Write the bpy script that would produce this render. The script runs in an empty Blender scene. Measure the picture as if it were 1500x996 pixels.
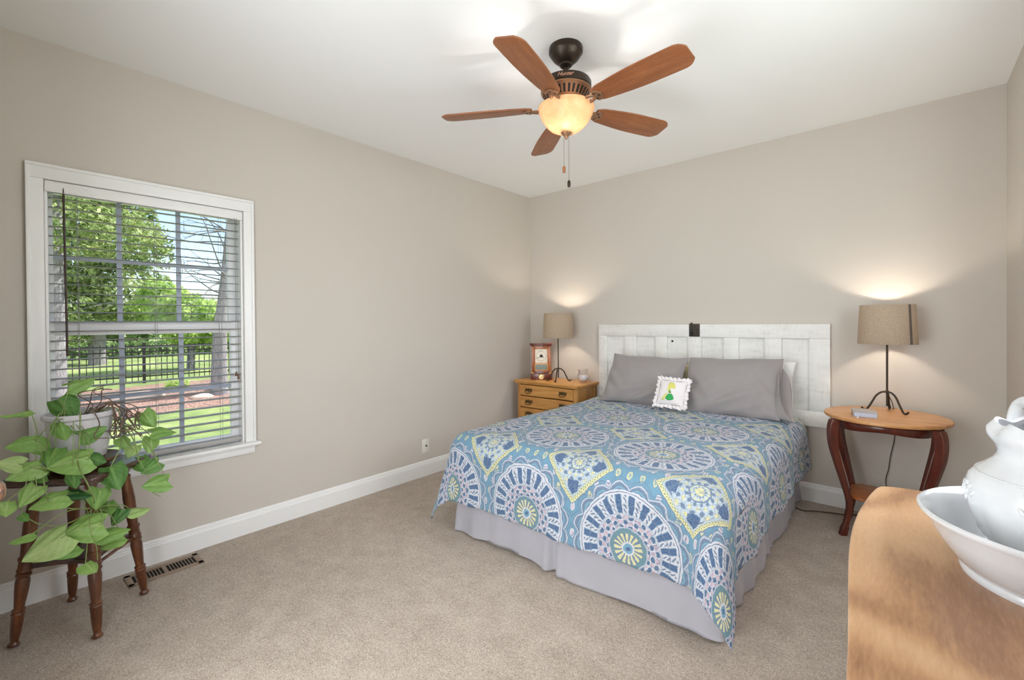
import bpy, bmesh, math, random
import numpy as np
from mathutils import Vector, Matrix, noise

PI = math.pi
R = math.radians
SC = bpy.context.scene
COL = SC.collection

# ------------------------------------------------------------------ camera
f_px, yaw, pitch, roll, py0 = 660.79, R(41.103), R(-0.42), R(-0.415), 477.4
fw = Vector((-math.sin(yaw) * math.cos(pitch), math.cos(yaw) * math.cos(pitch), math.sin(pitch)))
rt = Vector((math.cos(yaw), math.sin(yaw), 0))
up = rt.cross(fw)
r2 = rt * math.cos(roll) + up * math.sin(roll)
u2 = -rt * math.sin(roll) + up * math.cos(roll)
cam = bpy.data.cameras.new('camera')
cam_o = bpy.data.objects.new('camera', cam)
COL.objects.link(cam_o)
cam_o.matrix_world = Matrix(((r2.x, u2.x, -fw.x, 3.198), (r2.y, u2.y, -fw.y, -3.985), (r2.z, u2.z, -fw.z, 1.3435), (0, 0, 0, 1)))
cam.sensor_fit = 'HORIZONTAL'
cam.sensor_width = 36.0
cam.lens = 36.0 * f_px / 1500.0
cam.shift_y = (py0 - 498.0) / 1500.0
cam.clip_start = 0.02
cam.clip_end = 300
SC.camera = cam_o

# ------------------------------------------------------------------ world, sun, added fill lights, exposure
w = bpy.data.worlds.new('sky')
SC.world = w
w.use_nodes = True
wn = w.node_tree
wn.nodes.clear()
wo = wn.nodes.new('ShaderNodeOutputWorld')
wb = wn.nodes.new('ShaderNodeBackground')
sky = wn.nodes.new('ShaderNodeTexSky')
sky.sky_type = 'NISHITA'
sky.sun_disc = False
sky.sun_elevation = R(48)
sky.sun_rotation = R(110)
sky.air_density = 1.0
sky.dust_density = 2.0
wb.inputs['Strength'].default_value = 0.26
wn.links.new(sky.outputs[0], wb.inputs[0])
wn.links.new(wb.outputs[0], wo.inputs[0])

def light(name, kind, loc, energy, color=(1, 1, 1), parent=None, **kw):
    l = bpy.data.lights.new(name, kind)
    l.energy = energy
    l.color = color
    for k, v in kw.items():
        setattr(l, k, v)
    o = bpy.data.objects.new(name, l)
    COL.objects.link(o)
    o.location = loc
    if parent is not None:
        o.parent = parent
    return o

SUN = light('sun', 'SUN', (-5, 20, 20), 9.5, (1, 0.95, 0.86), angle=R(1.0))
SUN.rotation_euler = Vector((0.0, -0.77, -0.64)).to_track_quat('-Z', 'Y').to_euler()
# fill light added behind the camera, just outside an unseen doorway
DOOR_FILL = light('door_fill_light', 'AREA', (2.02, -4.35, 1.25), 80.0, (0.90, 0.955, 1.0), shape='RECTANGLE', size=1.7, size_y=2.2)
DOOR_FILL.rotation_euler = (R(90), 0, 0)
DOOR_FILL.rotation_euler = Vector((0.0, 1.0, 0.12)).to_track_quat('-Z', 'Y').to_euler()
# fill light added outside the unseen second window on the right wall
SIDE_FILL = light('side_fill_light', 'AREA', (3.86, -2.15, 1.74), 76.0, (0.90, 0.955, 1.0), shape='RECTANGLE', size=2.3, size_y=1.1)
SIDE_FILL.rotation_euler = Vector((-1.0, -0.05, -0.1)).to_track_quat('-Z', 'Z').to_euler()
LAMP_W, FAN_W = 28.0, 52.0
LAMP_C, FAN_C = (1.0, 0.86, 0.70), (1.0, 0.955, 0.90)
SC.view_settings.view_transform = 'Standard'
SC.view_settings.look = 'None'
SC.view_settings.gamma = 1.0
SC.view_settings.use_curve_mapping = False
SC.view_settings.exposure = 0.05
SC.cycles.max_bounces = 10
SC.cycles.diffuse_bounces = 6
SC.cycles.transparent_max_bounces = 24
SC.cycles.sample_clamp_indirect = 6.0

# ------------------------------------------------------------------ mesh helpers
class MB:
    def __init__(s):
        s.v, s.f, s.uv = [], [], None
    def add(s, vs, fs, M=None):
        n = len(s.v)
        for p in vs:
            p = Vector(p)
            if M is not None:
                p = M @ p
            s.v.append(tuple(p))
        s.f += [tuple(i + n for i in f) for f in fs]
        return s
    def bm(s, b, M=None):
        b.verts.index_update()
        s.add([v.co for v in b.verts], [[v.index for v in f.verts] for f in b.faces], M)
        b.free()
        return s
    def box(s, lo, hi, bev=0.0, M=None, seg=2):
        b = bmesh.new()
        bmesh.ops.create_cube(b, size=1.0)
        c = [(lo[i] + hi[i]) / 2 for i in range(3)]
        d = [abs(hi[i] - lo[i]) for i in range(3)]
        for v in b.verts:
            v.co = Vector((c[0] + v.co.x * d[0], c[1] + v.co.y * d[1], c[2] + v.co.z * d[2]))
        if bev > 0:
            bmesh.ops.bevel(b, geom=list(b.edges), offset=min(bev, min(d) * 0.45), segments=seg, profile=0.5, affect='EDGES')
        return s.bm(b, M)
    def lathe(s, prof, seg=32, M=None, mod=None, caps=True):
        vs, fs = [], []
        for i, (r, z) in enumerate(prof):
            for j in range(seg):
                a = 2 * PI * j / seg
                rr, zz = (r, z) if mod is None else mod(r, z, a, i)
                vs.append((rr * math.cos(a), rr * math.sin(a), zz))
        for i in range(len(prof) - 1):
            for j in range(seg):
                k = (j + 1) % seg
                fs.append((i * seg + j, i * seg + k, (i + 1) * seg + k, (i + 1) * seg + j))
        if caps and prof[0][0] > 1e-4:
            fs.append(tuple(range(seg))[::-1])
        if caps and prof[-1][0] > 1e-4:
            fs.append(tuple((len(prof) - 1) * seg + j for j in range(seg)))
        return s.add(vs, fs, M)
    def tube(s, pts, rad, seg=8, M=None, flat=1.0):
        pts = [Vector(p) for p in pts]
        n = len(pts)
        rs = rad if isinstance(rad, (list, tuple)) else [rad] * n
        vs, fs = [], []
        t0 = (pts[1] - pts[0]).normalized()
        a = Vector((0, 0, 1)) if abs(t0.z) < 0.9 else Vector((1, 0, 0))
        nrm = t0.cross(a).normalized()
        for i in range(n):
            t = (pts[min(i + 1, n - 1)] - pts[max(i - 1, 0)])
            t = t.normalized() if t.length > 1e-9 else t0
            nrm = (nrm - t * nrm.dot(t))
            nrm = nrm.normalized() if nrm.length > 1e-6 else t.orthogonal().normalized()
            b = t.cross(nrm)
            for j in range(seg):
                q = 2 * PI * j / seg
                vs.append(pts[i] + (nrm * math.cos(q) + b * math.sin(q) * flat) * rs[i])
        for i in range(n - 1):
            for j in range(seg):
                k = (j + 1) % seg
                fs.append((i * seg + j, i * seg + k, (i + 1) * seg + k, (i + 1) * seg + j))
        fs.append(tuple(range(seg))[::-1])
        fs.append(tuple((n - 1) * seg + j for j in range(seg)))
        return s.add(vs, fs, M)
    def prism(s, out, z0, z1, M=None, bev=0.0):
        b = bmesh.new()
        vs = [b.verts.new((x, y, z0)) for x, y in out]
        fc = b.faces.new(vs)
        ex = bmesh.ops.extrude_face_region(b, geom=[fc])
        for v in ex['geom']:
            if isinstance(v, bmesh.types.BMVert):
                v.co.z = z1
        bmesh.ops.recalc_face_normals(b, faces=list(b.faces))
        if bev > 0:
            es = [e for e in b.edges if abs(e.verts[0].co.z - e.verts[1].co.z) < 1e-6]
            bmesh.ops.bevel(b, geom=es, offset=bev, segments=3, profile=0.5, affect='EDGES')
        return s.bm(b, M)
    def grid(s, fn, nu, nv, closeu=False, M=None):
        vs = [fn(i / (nu if closeu else nu - 1), j / (nv - 1)) for j in range(nv) for i in range(nu)]
        fs = []
        for j in range(nv - 1):
            for i in range(nu if closeu else nu - 1):
                k = (i + 1) % nu
                fs.append((j * nu + i, j * nu + k, (j + 1) * nu + k, (j + 1) * nu + i))
        return s.add(vs, fs, M)
    def build(s, name, mat, parent=None, smooth=None, loc=None, rotz=0.0, fix=True):
        me = bpy.data.meshes.new(name)
        me.from_pydata(s.v, [], s.f)
        if s.uv is not None:
            l = me.uv_layers.new(name='UVMap')
            for lp in me.loops:
                l.data[lp.index].uv = s.uv[lp.vertex_index]
        if fix:
            b = bmesh.new()
            b.from_mesh(me)
            bmesh.ops.recalc_face_normals(b, faces=list(b.faces))
            b.to_mesh(me)
            b.free()
        if smooth is not None:
            me.shade_smooth()
            if smooth < 179:
                me.set_sharp_from_angle(angle=R(smooth))
        me.materials.append(mat)
        o = bpy.data.objects.new(name, me)
        COL.objects.link(o)
        if parent is not None:
            o.parent = parent
        if loc is not None:
            o.location = loc
        if rotz:
            o.rotation_euler = (0, 0, rotz)
        return o

def thing(name, label, cat, loc=(0, 0, 0), rotz=0.0, group=None):
    o = bpy.data.objects.new(name, None)
    o.empty_display_size = 0.1
    COL.objects.link(o)
    o.location = loc
    o.rotation_euler = (0, 0, rotz)
    return tag(o, label, cat, group)

def tag(o, label, cat, group=None):
    o['label'] = label
    o['category'] = cat
    if group:
        o['group'] = group
    return o

def struct(o, label=None):
    o['kind'] = 'structure'
    if label:
        o['label'] = label
    return o

def T(x, y, z):
    return Matrix.Translation((x, y, z))
def RZ(a):
    return Matrix.Rotation(a, 4, 'Z')
def RX(a):
    return Matrix.Rotation(a, 4, 'X')
def RY(a):
    return Matrix.Rotation(a, 4, 'Y')

def spline(pts, n=8):
    """Catmull-Rom through the points."""
    pts = [Vector(p) for p in pts]
    out = []
    for i in range(len(pts) - 1):
        p0, p1, p2, p3 = pts[max(i - 1, 0)], pts[i], pts[i + 1], pts[min(i + 2, len(pts) - 1)]
        for k in range(n):
            t = k / n
            out.append(0.5 * ((2 * p1) + (p2 - p0) * t + (2 * p0 - 5 * p1 + 4 * p2 - p3) * t * t + (3 * p1 - p0 - 3 * p2 + p3) * t ** 3))
    out.append(pts[-1])
    return out

# ------------------------------------------------------------------ material helpers
def lin(r, g, b):
    f = lambda c: (c / 12.92 if c <= 0.04045 else ((c + 0.055) / 1.055) ** 2.4)
    return (f(r / 255), f(g / 255), f(b / 255), 1.0)

class E:
    """Small expression wrapper: arithmetic on E builds Math nodes."""
    nt = None
    def __init__(s, sock):
        s.s = sock
    @staticmethod
    def m(op, *a):
        n = E.nt.nodes.new('ShaderNodeMath')
        n.operation = op
        for i, x in enumerate(a):
            if isinstance(x, E):
                E.nt.links.new(x.s, n.inputs[i])
            else:
                n.inputs[i].default_value = float(x)
        return E(n.outputs[0])
    def __add__(s, o): return E.m('ADD', s, o)
    def __radd__(s, o): return E.m('ADD', o, s)
    def __sub__(s, o): return E.m('SUBTRACT', s, o)
    def __rsub__(s, o): return E.m('SUBTRACT', o, s)
    def __mul__(s, o): return E.m('MULTIPLY', s, o)
    def __rmul__(s, o): return E.m('MULTIPLY', o, s)
    def __truediv__(s, o): return E.m('DIVIDE', s, o)
    def __lt__(s, o): return E.m('LESS_THAN', s, o)
    def __gt__(s, o): return E.m('GREATER_THAN', s, o)
    def abs(s): return E.m('ABSOLUTE', s)
    def fract(s): return E.m('FRACT', s)
    def floor(s): return E.m('FLOOR', s)
    def sin(s): return E.m('SINE', s)
    def sqrt(s): return E.m('SQRT', s)
    def min(s, o): return E.m('MINIMUM', s, o)
    def max(s, o): return E.m('MAXIMUM', s, o)

def cmix(nt, fac, a, b, mode='MIX'):
    n = nt.nodes.new('ShaderNodeMix')
    n.data_type = 'RGBA'
    n.blend_type = mode
    for sock, x in ((n.inputs[0], fac), (n.inputs[6], a), (n.inputs[7], b)):
        if isinstance(x, E):
            nt.links.new(x.s, sock)
        elif isinstance(x, bpy.types.NodeSocket):
            nt.links.new(x, sock)
        else:
            sock.default_value = x
    return n.outputs[2]

def new_mat(name):
    m = bpy.data.materials.new(name)
    m.use_nodes = True
    nt = m.node_tree
    return m, nt, nt.nodes['Principled BSDF']

def tex_noise(nt, scale, detail=3, rough=0.5, vec=None, stretch=None, dist=0.0, coord='Object'):
    n = nt.nodes.new('ShaderNodeTexNoise')
    n.inputs['Scale'].default_value = scale
    n.inputs['Detail'].default_value = detail
    n.inputs['Roughness'].default_value = rough
    n.inputs['Distortion'].default_value = dist
    if vec is None:
        tc = nt.nodes.new('ShaderNodeTexCoord')
        vec = tc.outputs[coord]
    if stretch is not None:
        mp = nt.nodes.new('ShaderNodeMapping')
        mp.inputs['Scale'].default_value = stretch
        nt.links.new(vec, mp.inputs[0])
        vec = mp.outputs[0]
    nt.links.new(vec, n.inputs['Vector'])
    return n.outputs[0]

def ramp(nt, fac, stops):
    n = nt.nodes.new('ShaderNodeValToRGB')
    el = n.color_ramp.elements
    while len(el) < len(stops):
        el.new(0.5)
    for e, (p, c) in zip(el, stops):
        e.position = p
        e.color = c
    nt.links.new(fac, n.inputs[0])
    return n.outputs[0]

def bump(nt, bs, height, strength, dist=0.01):
    b = nt.nodes.new('ShaderNodeBump')
    b.inputs['Strength'].default_value = strength
    b.inputs['Distance'].default_value = dist
    nt.links.new(height, b.inputs['Height'])
    nt.links.new(b.outputs[0], bs.inputs['Normal'])

def pmat(name, col, rough=0.5, metal=0.0, var=0.06, vscale=6.0, bscale=0, bstr=0.0, coat=0.0, spec=0.5, stretch=None, bdist=0.01):
    m, nt, bs = new_mat(name)
    nz = tex_noise(nt, vscale, 3, stretch=stretch)
    lo = tuple(max(0, c * (1 - var)) for c in col[:3]) + (1,)
    hi = tuple(min(1, c * (1 + var)) for c in col[:3]) + (1,)
    nt.links.new(ramp(nt, nz, [(0.3, lo), (0.7, hi)]), bs.inputs['Base Color'])
    bs.inputs['Roughness'].default_value = rough
    bs.inputs['Metallic'].default_value = metal
    bs.inputs['Coat Weight'].default_value = coat
    bs.inputs['Specular IOR Level'].default_value = spec
    if bscale:
        bump(nt, bs, tex_noise(nt, bscale, 4, stretch=stretch), bstr, bdist)
    return m

def wood(name, c_dark, c_mid, c_light, stretch=(1, 12, 12), scale=3.0, rough=0.35, coat=0.15, ring=0.0, bstr=0.05):
    m, nt, bs = new_mat(name)
    tc = nt.nodes.new('ShaderNodeTexCoord')
    vec = tc.outputs['Object']
    a = tex_noise(nt, scale, 5, 0.6, vec, stretch, 0.4)
    b = tex_noise(nt, scale * 13, 3, 0.6, vec, stretch, 0.0)
    E.nt = nt
    mixv = E(a) * 0.64 + E(b) * 0.36
    if ring:
        big = tex_noise(nt, scale * 0.55, 2, 0.5, vec, tuple(0.5 + 0.5 * s_ / max(stretch) for s_ in stretch), 0.5)
        rings = ((E(big) * ring).sin() * 0.5 + 0.5)
        mixv = mixv * 0.72 + rings * 0.28
    nt.links.new(ramp(nt, mixv.s, [(0.28, c_dark), (0.5, c_mid), (0.72, c_light)]), bs.inputs['Base Color'])
    bs.inputs['Roughness'].default_value = rough
    bs.inputs['Coat Weight'].default_value = coat
    bs.inputs['Coat Roughness'].default_value = 0.2
    if bstr:
        bump(nt, bs, mixv.s, bstr, 0.004)
    return m

def fabric(name, col, weave=900, var=0.05, rough=0.9, bstr=0.15, sheen=0.2, vscale=9):
    m, nt, bs = new_mat(name)
    nz = tex_noise(nt, vscale, 4)
    lo = tuple(c * (1 - var) for c in col[:3]) + (1,)
    hi = tuple(min(1, c * (1 + var)) for c in col[:3]) + (1,)
    nt.links.new(ramp(nt, nz, [(0.3, lo), (0.7, hi)]), bs.inputs['Base Color'])
    bs.inputs['Roughness'].default_value = rough
    bs.inputs['Sheen Weight'].default_value = sheen
    bump(nt, bs, tex_noise(nt, weave, 1), bstr, 0.002)
    return m
# ------------------------------------------------------------------ room: x = 0 left wall, y = 0 back wall
H, W, YF = 2.75, 3.655, -4.04
M_wall = pmat('wall_paint', lin(205, 198, 189), 0.85, var=0.012, vscale=1.5, bscale=260, bstr=0.06, spec=0.25, bdist=0.002)
M_ceil = pmat('ceiling_paint', lin(242, 242, 241), 0.9, var=0.006, vscale=1.5, spec=0.2)
M_trim = pmat('white_trim_paint', lin(240, 240, 239), 0.4, var=0.01, vscale=4)
M_vinyl = pmat('white_vinyl', lin(240, 241, 243), 0.35, var=0.01)

def carpet_mat():
    m, nt, bs = new_mat('carpet_pile')
    a = tex_noise(nt, 150, 3, 0.8)
    b = tex_noise(nt, 9, 3, 0.6)
    c = tex_noise(nt, 60, 3, 0.6)
    E.nt = nt
    v = E(a) * 0.62 + E(c) * 0.22 + E(b) * 0.16
    nt.links.new(ramp(nt, v.s, [(0.36, lin(140, 124, 110)), (0.5, lin(188, 173, 158)), (0.64, lin(226, 214, 201))]), bs.inputs['Base Color'])
    bs.inputs['Roughness'].default_value = 1.0
    bs.inputs['Specular IOR Level'].default_value = 0.05
    bs.inputs['Sheen Weight'].default_value = 0.15
    bump(nt, bs, v.s, 0.9, 0.012)
    return m
M_carpet = carpet_mat()

struct(MB().box((-0.14, YF - 0.14, -0.12), (W + 0.14, 0.14, 0)).build('floor', M_carpet), 'beige speckled carpet floor')
struct(MB().box((-0.14, YF - 0.14, H), (W + 0.14, 0.14, H + 0.12)).build('ceiling', M_ceil), 'smooth white ceiling')
WY0, WY1, WZ0, WZ1 = -3.82, -2.938, 0.572, 2.066       # window opening
mb = MB()
mb.box((-0.14, YF - 0.14, 0), (0, WY0, H)).box((-0.14, WY1, 0), (0, 0.14, H)).box((-0.14, WY0, 0), (0, WY1, WZ0)).box((-0.14, WY0, WZ1), (0, WY1, H))
struct(mb.build('wall_left', M_wall), 'greige painted wall with the window')
struct(MB().box((0, 0, 0), (W, 0.14, H)).build('wall_back', M_wall), 'greige painted wall behind the bed')
V0, V1, VZ0, VZ1 = -3.25, -1.05, 1.24, 2.26      # second window, added unseen above the dresser for fill light
mb = MB().box((W, YF - 0.14, 0), (W + 0.14, V0, H)).box((W, V1, 0), (W + 0.14, 0.14, H)).box((W, V0, 0), (W + 0.14, V1, VZ0)).box((W, V0, VZ1), (W + 0.14, V1, H))
struct(mb.build('wall_right', M_wall), 'greige painted wall behind the dresser')
D0, D1 = 0.52, 1.28          # closed door in the front wall
O0, O1, OZ = 1.38, 2.78, 2.1  # unseen doorway added for the fill light
mb = MB()
mb.box((0, YF - 0.14, 0), (D0, YF, H)).box((D1, YF - 0.14, 0), (O0, YF, H)).box((O1, YF - 0.14, 0), (W, YF, H))
mb.box((D0, YF - 0.14, 2.04), (D1, YF, H)).box((O0, YF - 0.14, OZ), (O1, YF, H))
struct(mb.build('wall_front', M_wall), 'greige painted wall beside the camera')
# unseen hall added around the fill light beyond the doorway
mb = MB()
mb.box((0.9, -5.3, -0.12), (3.6, YF - 0.14, 0)).box((0.9, -5.3, 2.5), (3.6, YF - 0.14, 2.6)).box((0.8, -5.3, 0), (0.9, YF - 0.14, 2.5)).box((3.6, -5.3, 0), (3.7, YF - 0.14, 2.5)).box((0.8, -5.4, 0), (3.7, -5.3, 2.5))
struct(mb.build('added_hall', M_wall), 'unseen hall added outside the doorway')

def baseboard(name, a, b, n):
    """profile swept from a to b along the wall, n points into the room"""
    prof = [(0, 0), (0.016, 0), (0.016, 0.100), (0.013, 0.108), (0.013, 0.113), (0.009, 0.118), (0.009, 0.124), (0.004, 0.132), (0, 0.134)]
    a, b, n = Vector(a), Vector(b), Vector(n)
    vs = [p + n * d + Vector((0, 0, z)) for p in (a, b) for d, z in prof]
    k = len(prof)
    fs = [(i, (i + 1) % k, k + (i + 1) % k, k + i) for i in range(k)] + [tuple(range(k)), tuple(range(2 * k - 1, k - 1, -1))]
    return struct(MB().add(vs, fs).build(name, M_trim), 'white baseboard along the ' + name.split('_')[1] + ' wall')
baseboard('baseboard_left', (0, YF, 0), (0, 0, 0), (1, 0, 0))
baseboard('baseboard_back', (0, 0, 0), (W, 0, 0), (0, -1, 0))
baseboard('baseboard_right', (W, YF, 0), (W, 0, 0), (-1, 0, 0))
baseboard('baseboard_front', (0, YF, 0), (D0 - 0.07, YF, 0), (0, 1, 0))

# trim of the added doorway and the closed door with its knob
mb = MB()
for x in (O0 - 0.07, O1):
    mb.box((x, YF - 0.002, 0), (x + 0.07, YF + 0.016, OZ), 0.004)
mb.box((O0 - 0.09, YF - 0.002, OZ), (O1 + 0.09, YF + 0.018, OZ + 0.075), 0.004)
struct(mb.build('trim_1', M_trim, smooth=40), 'white casing around the unseen doorway added for fill light')
mb = MB()
for x in (D0 - 0.068, D1 - 0.002):
    mb.box((x, YF - 0.002, 0), (x + 0.07, YF + 0.016, 2.04), 0.004)
mb.box((D0 - 0.09, YF - 0.002, 2.03), (D1 + 0.09, YF + 0.018, 2.11), 0.004)
struct(mb.build('trim_2', M_trim, smooth=40), 'white casing around the closed door')
door = bpy.data.objects.new('door_1', None)
COL.objects.link(door)
door.location = (D0, YF - 0.032, 0)
struct(door, 'white panel door with a round knob at the edge of the view')
mb = MB().box((0.002, 0.0, 0.01), (D1 - D0 - 0.002, 0.032, 2.03), 0.003)
for (x0, x1) in ((0.10, 0.34), (0.42, 0.66)):
    for (z0, z1) in ((0.2, 0.85), (1.02, 1.9)):
        mb.box((x0, 0.03, z0), (x1, 0.037, z1), 0.008)
mb.build('door_slab', M_trim, door, smooth=40)
M_knob = pmat('satin_nickel_knob', lin(196, 160, 140), 0.22, 1.0, var=0.03)
kn = MB().lathe([(0.0, 0.0), (0.034, 0.0), (0.034, 0.006), (0.012, 0.012), (0.011, 0.03), (0.026, 0.038), (0.031, 0.052), (0.029, 0.063), (0.018, 0.071), (0.0, 0.073)], 32, T(0.68, 0.032, 0.862) @ RX(-PI / 2)).build('knob', M_knob, door, smooth=60)
kn['label'] = 'satin nickel knob'

# ------------------------------------------------------------------ window 1
win = bpy.data.objects.new('window_1', None)
COL.objects.link(win)
win.location = (0, (WY0 + WY1) / 2, WZ0)
struct(win, 'double hung white window with muntins')
IW = win.location
def wb_(mb, lo, hi, bev=0.003):
    return mb.box([lo[i] - IW[i] for i in range(3)], [hi[i] - IW[i] for i in range(3)], bev)
mb = MB()
for (y0, y1) in ((-3.884, WY0 - 0.002), (WY1 + 0.002, -2.877)):
    wb_(mb, (0.0, y0, WZ0 + 0.018), (0.018, y1, 2.066))
    a_ = y0 if y0 < -3.5 else y1 - 0.016
    wb_(mb, (0.0, a_, WZ0 + 0.018), (0.026, a_ + 0.016, 2.1235))
wb_(mb, (0.0, -3.8832, 2.0665), (0.0178, -2.8778, 2.1392)); wb_(mb, (0.0, -3.884, 2.124), (0.026, -2.877, 2.140))
mb.build('casing', M_trim, win, smooth=40)
mb = MB()
wb_(mb, (-0.07, WY0, WZ0 - 0.006), (0.0, WY1, WZ0 + 0.018)); wb_(mb, (0.0, -3.91, WZ0 - 0.006), (0.052, -2.852, WZ0 + 0.018), 0.009)
mb.build('stool', M_trim, win, smooth=40)
mb = MB()
wb_(mb, (0.0, -3.88, 0.515), (0.018, -2.882, WZ0 - 0.006), 0.004); wb_(mb, (0.0, -3.88, 0.55), (0.026, -2.882, WZ0 - 0.006), 0.006)
mb.build('apron', M_trim, win, smooth=40)
mb = MB()                                            # jamb liner and outer frame
wb_(mb, (-0.139, WY0, WZ0), (0.0, WY0 + 0.012, WZ1)); wb_(mb, (-0.139, WY1 - 0.012, WZ0), (0.0, WY1, WZ1)); wb_(mb, (-0.139, WY0, WZ1 - 0.012), (0.0, WY1, WZ1)); wb_(mb, (-0.139, WY0, WZ0 - 0.02), (-0.07, WY1, WZ0 + 0.03))
mb.build('jamb', M_trim, win, smooth=40)
def sash(name, x, z0, z1, bars, bw):
    mb = MB()
    ya, yb = WY0 + 0.012, WY1 - 0.012
    wb_(mb, (x - 0.016, ya, z0), (x + 0.016, -3.785, z1)); wb_(mb, (x - 0.016, -2.995, z0), (x + 0.016, yb, z1))
    wb_(mb, (x - 0.0155, -3.786, z0 + 0.0005), (x + 0.0155, -2.994, z0 + bw[0])); wb_(mb, (x - 0.0155, -3.786, z1 - bw[1]), (x + 0.0155, -2.994, z1 - 0.0005))
    s_ = mb.build(name, M_vinyl, win, smooth=40)
    mb = MB()
    for y in (-3.525, -3.254):
        wb_(mb, (x - 0.007, y - 0.0115, z0 + bw[0]), (x + 0.007, y + 0.0115, z1 - bw[1]), 0.002)
    for z in bars:
        wb_(mb, (x - 0.0062, -3.785, z - 0.0115), (x + 0.0062, -2.995, z + 0.0115), 0.002)
    mb.build('muntin', M_muntin, s_)
    mb = MB()
    wb_(mb, (x - 0.002, -3.79, z0 + bw[0] - 0.005), (x + 0.002, -2.99, z1 - bw[1] + 0.005), 0)
    mb.build('pane', M_pane, s_)
M_muntin = pmat('shaded_muntin', lin(176, 184, 202), 0.4, var=0.01)  # white bars; their bluish shade is put into the colour
def glass_mat(name, tint=(1, 1, 1, 1), refl=0.06):
    m, nt, bs = new_mat(name)
    nt.nodes.remove(bs)
    tr = nt.nodes.new('ShaderNodeBsdfTransparent'); tr.inputs[0].default_value = tint
    gl = nt.nodes.new('ShaderNodeBsdfGlossy'); gl.inputs['Roughness'].default_value = 0.02
    fr = nt.nodes.new('ShaderNodeLayerWeight'); fr.inputs[0].default_value = 0.25
    E.nt = nt
    mx = nt.nodes.new('ShaderNodeMixShader')
    nt.links.new((E(fr.outputs['Fresnel']) * refl * 4).s, mx.inputs[0])
    nt.links.new(tr.outputs[0], mx.inputs[1]); nt.links.new(gl.outputs[0], mx.inputs[2])
    nt.links.new(mx.outputs[0], nt.nodes['Material Output'].inputs[0])
    return m
M_pane = glass_mat('window_glass', refl=0.05)
sash('upper_sash', -0.105, 1.300, 2.056, (1.70,), (0.066, 0.034))
sash('lower_sash', -0.070, 0.590, 1.366, (0.955,), (0.052, 0.072))

# ------------------------------------------------------------------ unseen window added for fill light, above the dresser
w2 = bpy.data.objects.new('added_window', None)
COL.objects.link(w2)
w2.location = (W, (V0 + V1) / 2, VZ0)
struct(w2, 'wide white window added out of view above the dresser for fill light')
q2 = w2.location
def w2b(mb, lo, hi, bev=0.003):
    return mb.box([lo[i] - q2[i] for i in range(3)], [hi[i] - q2[i] for i in range(3)], bev)
mb = MB()
for (y0, y1) in ((V0 - 0.065, V0), (V1, V1 + 0.065)):
    w2b(mb, (W - 0.018, y0, VZ0), (W, y1, VZ1 + 0.065))
w2b(mb, (W - 0.018, V0, VZ1), (W, V1, VZ1 + 0.065)); w2b(mb, (W - 0.05, V0 - 0.09, VZ0 - 0.022), (W, V1 + 0.09, VZ0), 0.006); w2b(mb, (W - 0.018, V0 - 0.065, VZ0 - 0.085), (W, V1 + 0.065, VZ0 - 0.022))
mb.build('casing', M_trim, w2, smooth=40)
mb = MB()
for y in (V0, (V0 + V1) / 2 - 0.03, V1 - 0.06):
    w2b(mb, (W + 0.06, y, VZ0), (W + 0.10, y + 0.06, VZ1))
ym = (V0 + V1) / 2
for z in (VZ0 + 0.0008, (VZ0 + VZ1) / 2 - 0.025, VZ1 - 0.0508):
    w2b(mb, (W + 0.0608, V0 + 0.058, z), (W + 0.0992, ym - 0.028, z + 0.05)); w2b(mb, (W + 0.0608, ym + 0.028, z), (W + 0.0992, V1 - 0.058, z + 0.05))
s2 = mb.build('sash', M_vinyl, w2, smooth=40)
mb = MB()
for a_, b_ in ((V0 + 0.055, ym - 0.025), (ym + 0.025, V1 - 0.055)):
    w2b(mb, (W + 0.078, a_, VZ0 + 0.04), (W + 0.082, b_, VZ1 - 0.04), 0)
mb.build('pane', M_pane, s2)
# ------------------------------------------------------------------ window blind
M_slat = pmat('backlit_blind_slat', lin(172, 169, 165), 0.45, var=0.01)  # white slats drawn grey; their backlit shade is put into the colour
M_wand = pmat('dark_brown_wand', lin(62, 44, 34), 0.4)
M_cordw = pmat('blind_cord', lin(150, 150, 150), 0.8)
bl = thing('window_blind', 'white slatted blind pulled down inside the window with its slats open', 'blind', (-0.022, (WY0 + WY1) / 2, WZ0 + 0.02))
by, bz = bl.location.y, bl.location.z
def bb(mb, lo, hi, bev=0.002):
    return mb.box((lo[0] + 0.022, lo[1] - by, lo[2] - bz), (hi[0] + 0.022, hi[1] - by, hi[2] - bz), bev)
ya, yb = WY0 + 0.016, WY1 - 0.016
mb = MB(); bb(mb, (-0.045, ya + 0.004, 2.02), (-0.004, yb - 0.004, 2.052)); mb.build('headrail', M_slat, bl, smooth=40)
mb = MB(); bb(mb, (-0.004, WY0 + 0.001, 2.008), (0.010, WY1 - 0.001, 2.063), 0.005); mb.build('valance', M_trim, bl, smooth=40)
mb = MB()
z = 1.985
zs = []
while z > 0.665:
    zs.append(z)
    # shallow crowned slat
    def slat(u, v, z=z):
        x = -0.0235 + 0.047 * u
        return (x, (ya + (yb - ya) * v) - by, z - bz + 0.003 * (1 - (2 * u - 1) ** 2) - 0.002 * (u - 0.5))
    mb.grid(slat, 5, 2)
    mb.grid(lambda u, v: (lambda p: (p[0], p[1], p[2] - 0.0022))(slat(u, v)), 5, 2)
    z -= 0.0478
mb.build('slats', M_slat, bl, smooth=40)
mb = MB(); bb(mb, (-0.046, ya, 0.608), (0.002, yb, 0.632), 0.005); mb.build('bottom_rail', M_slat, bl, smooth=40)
mb = MB()
for y in (-3.70, -3.38, -3.06):
    for x in (-0.0245, 0.0245):
        mb.tube([(x, y - by, 2.03 - bz), (x, y - by, 0.63 - bz)], 0.0011, 5)
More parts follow.
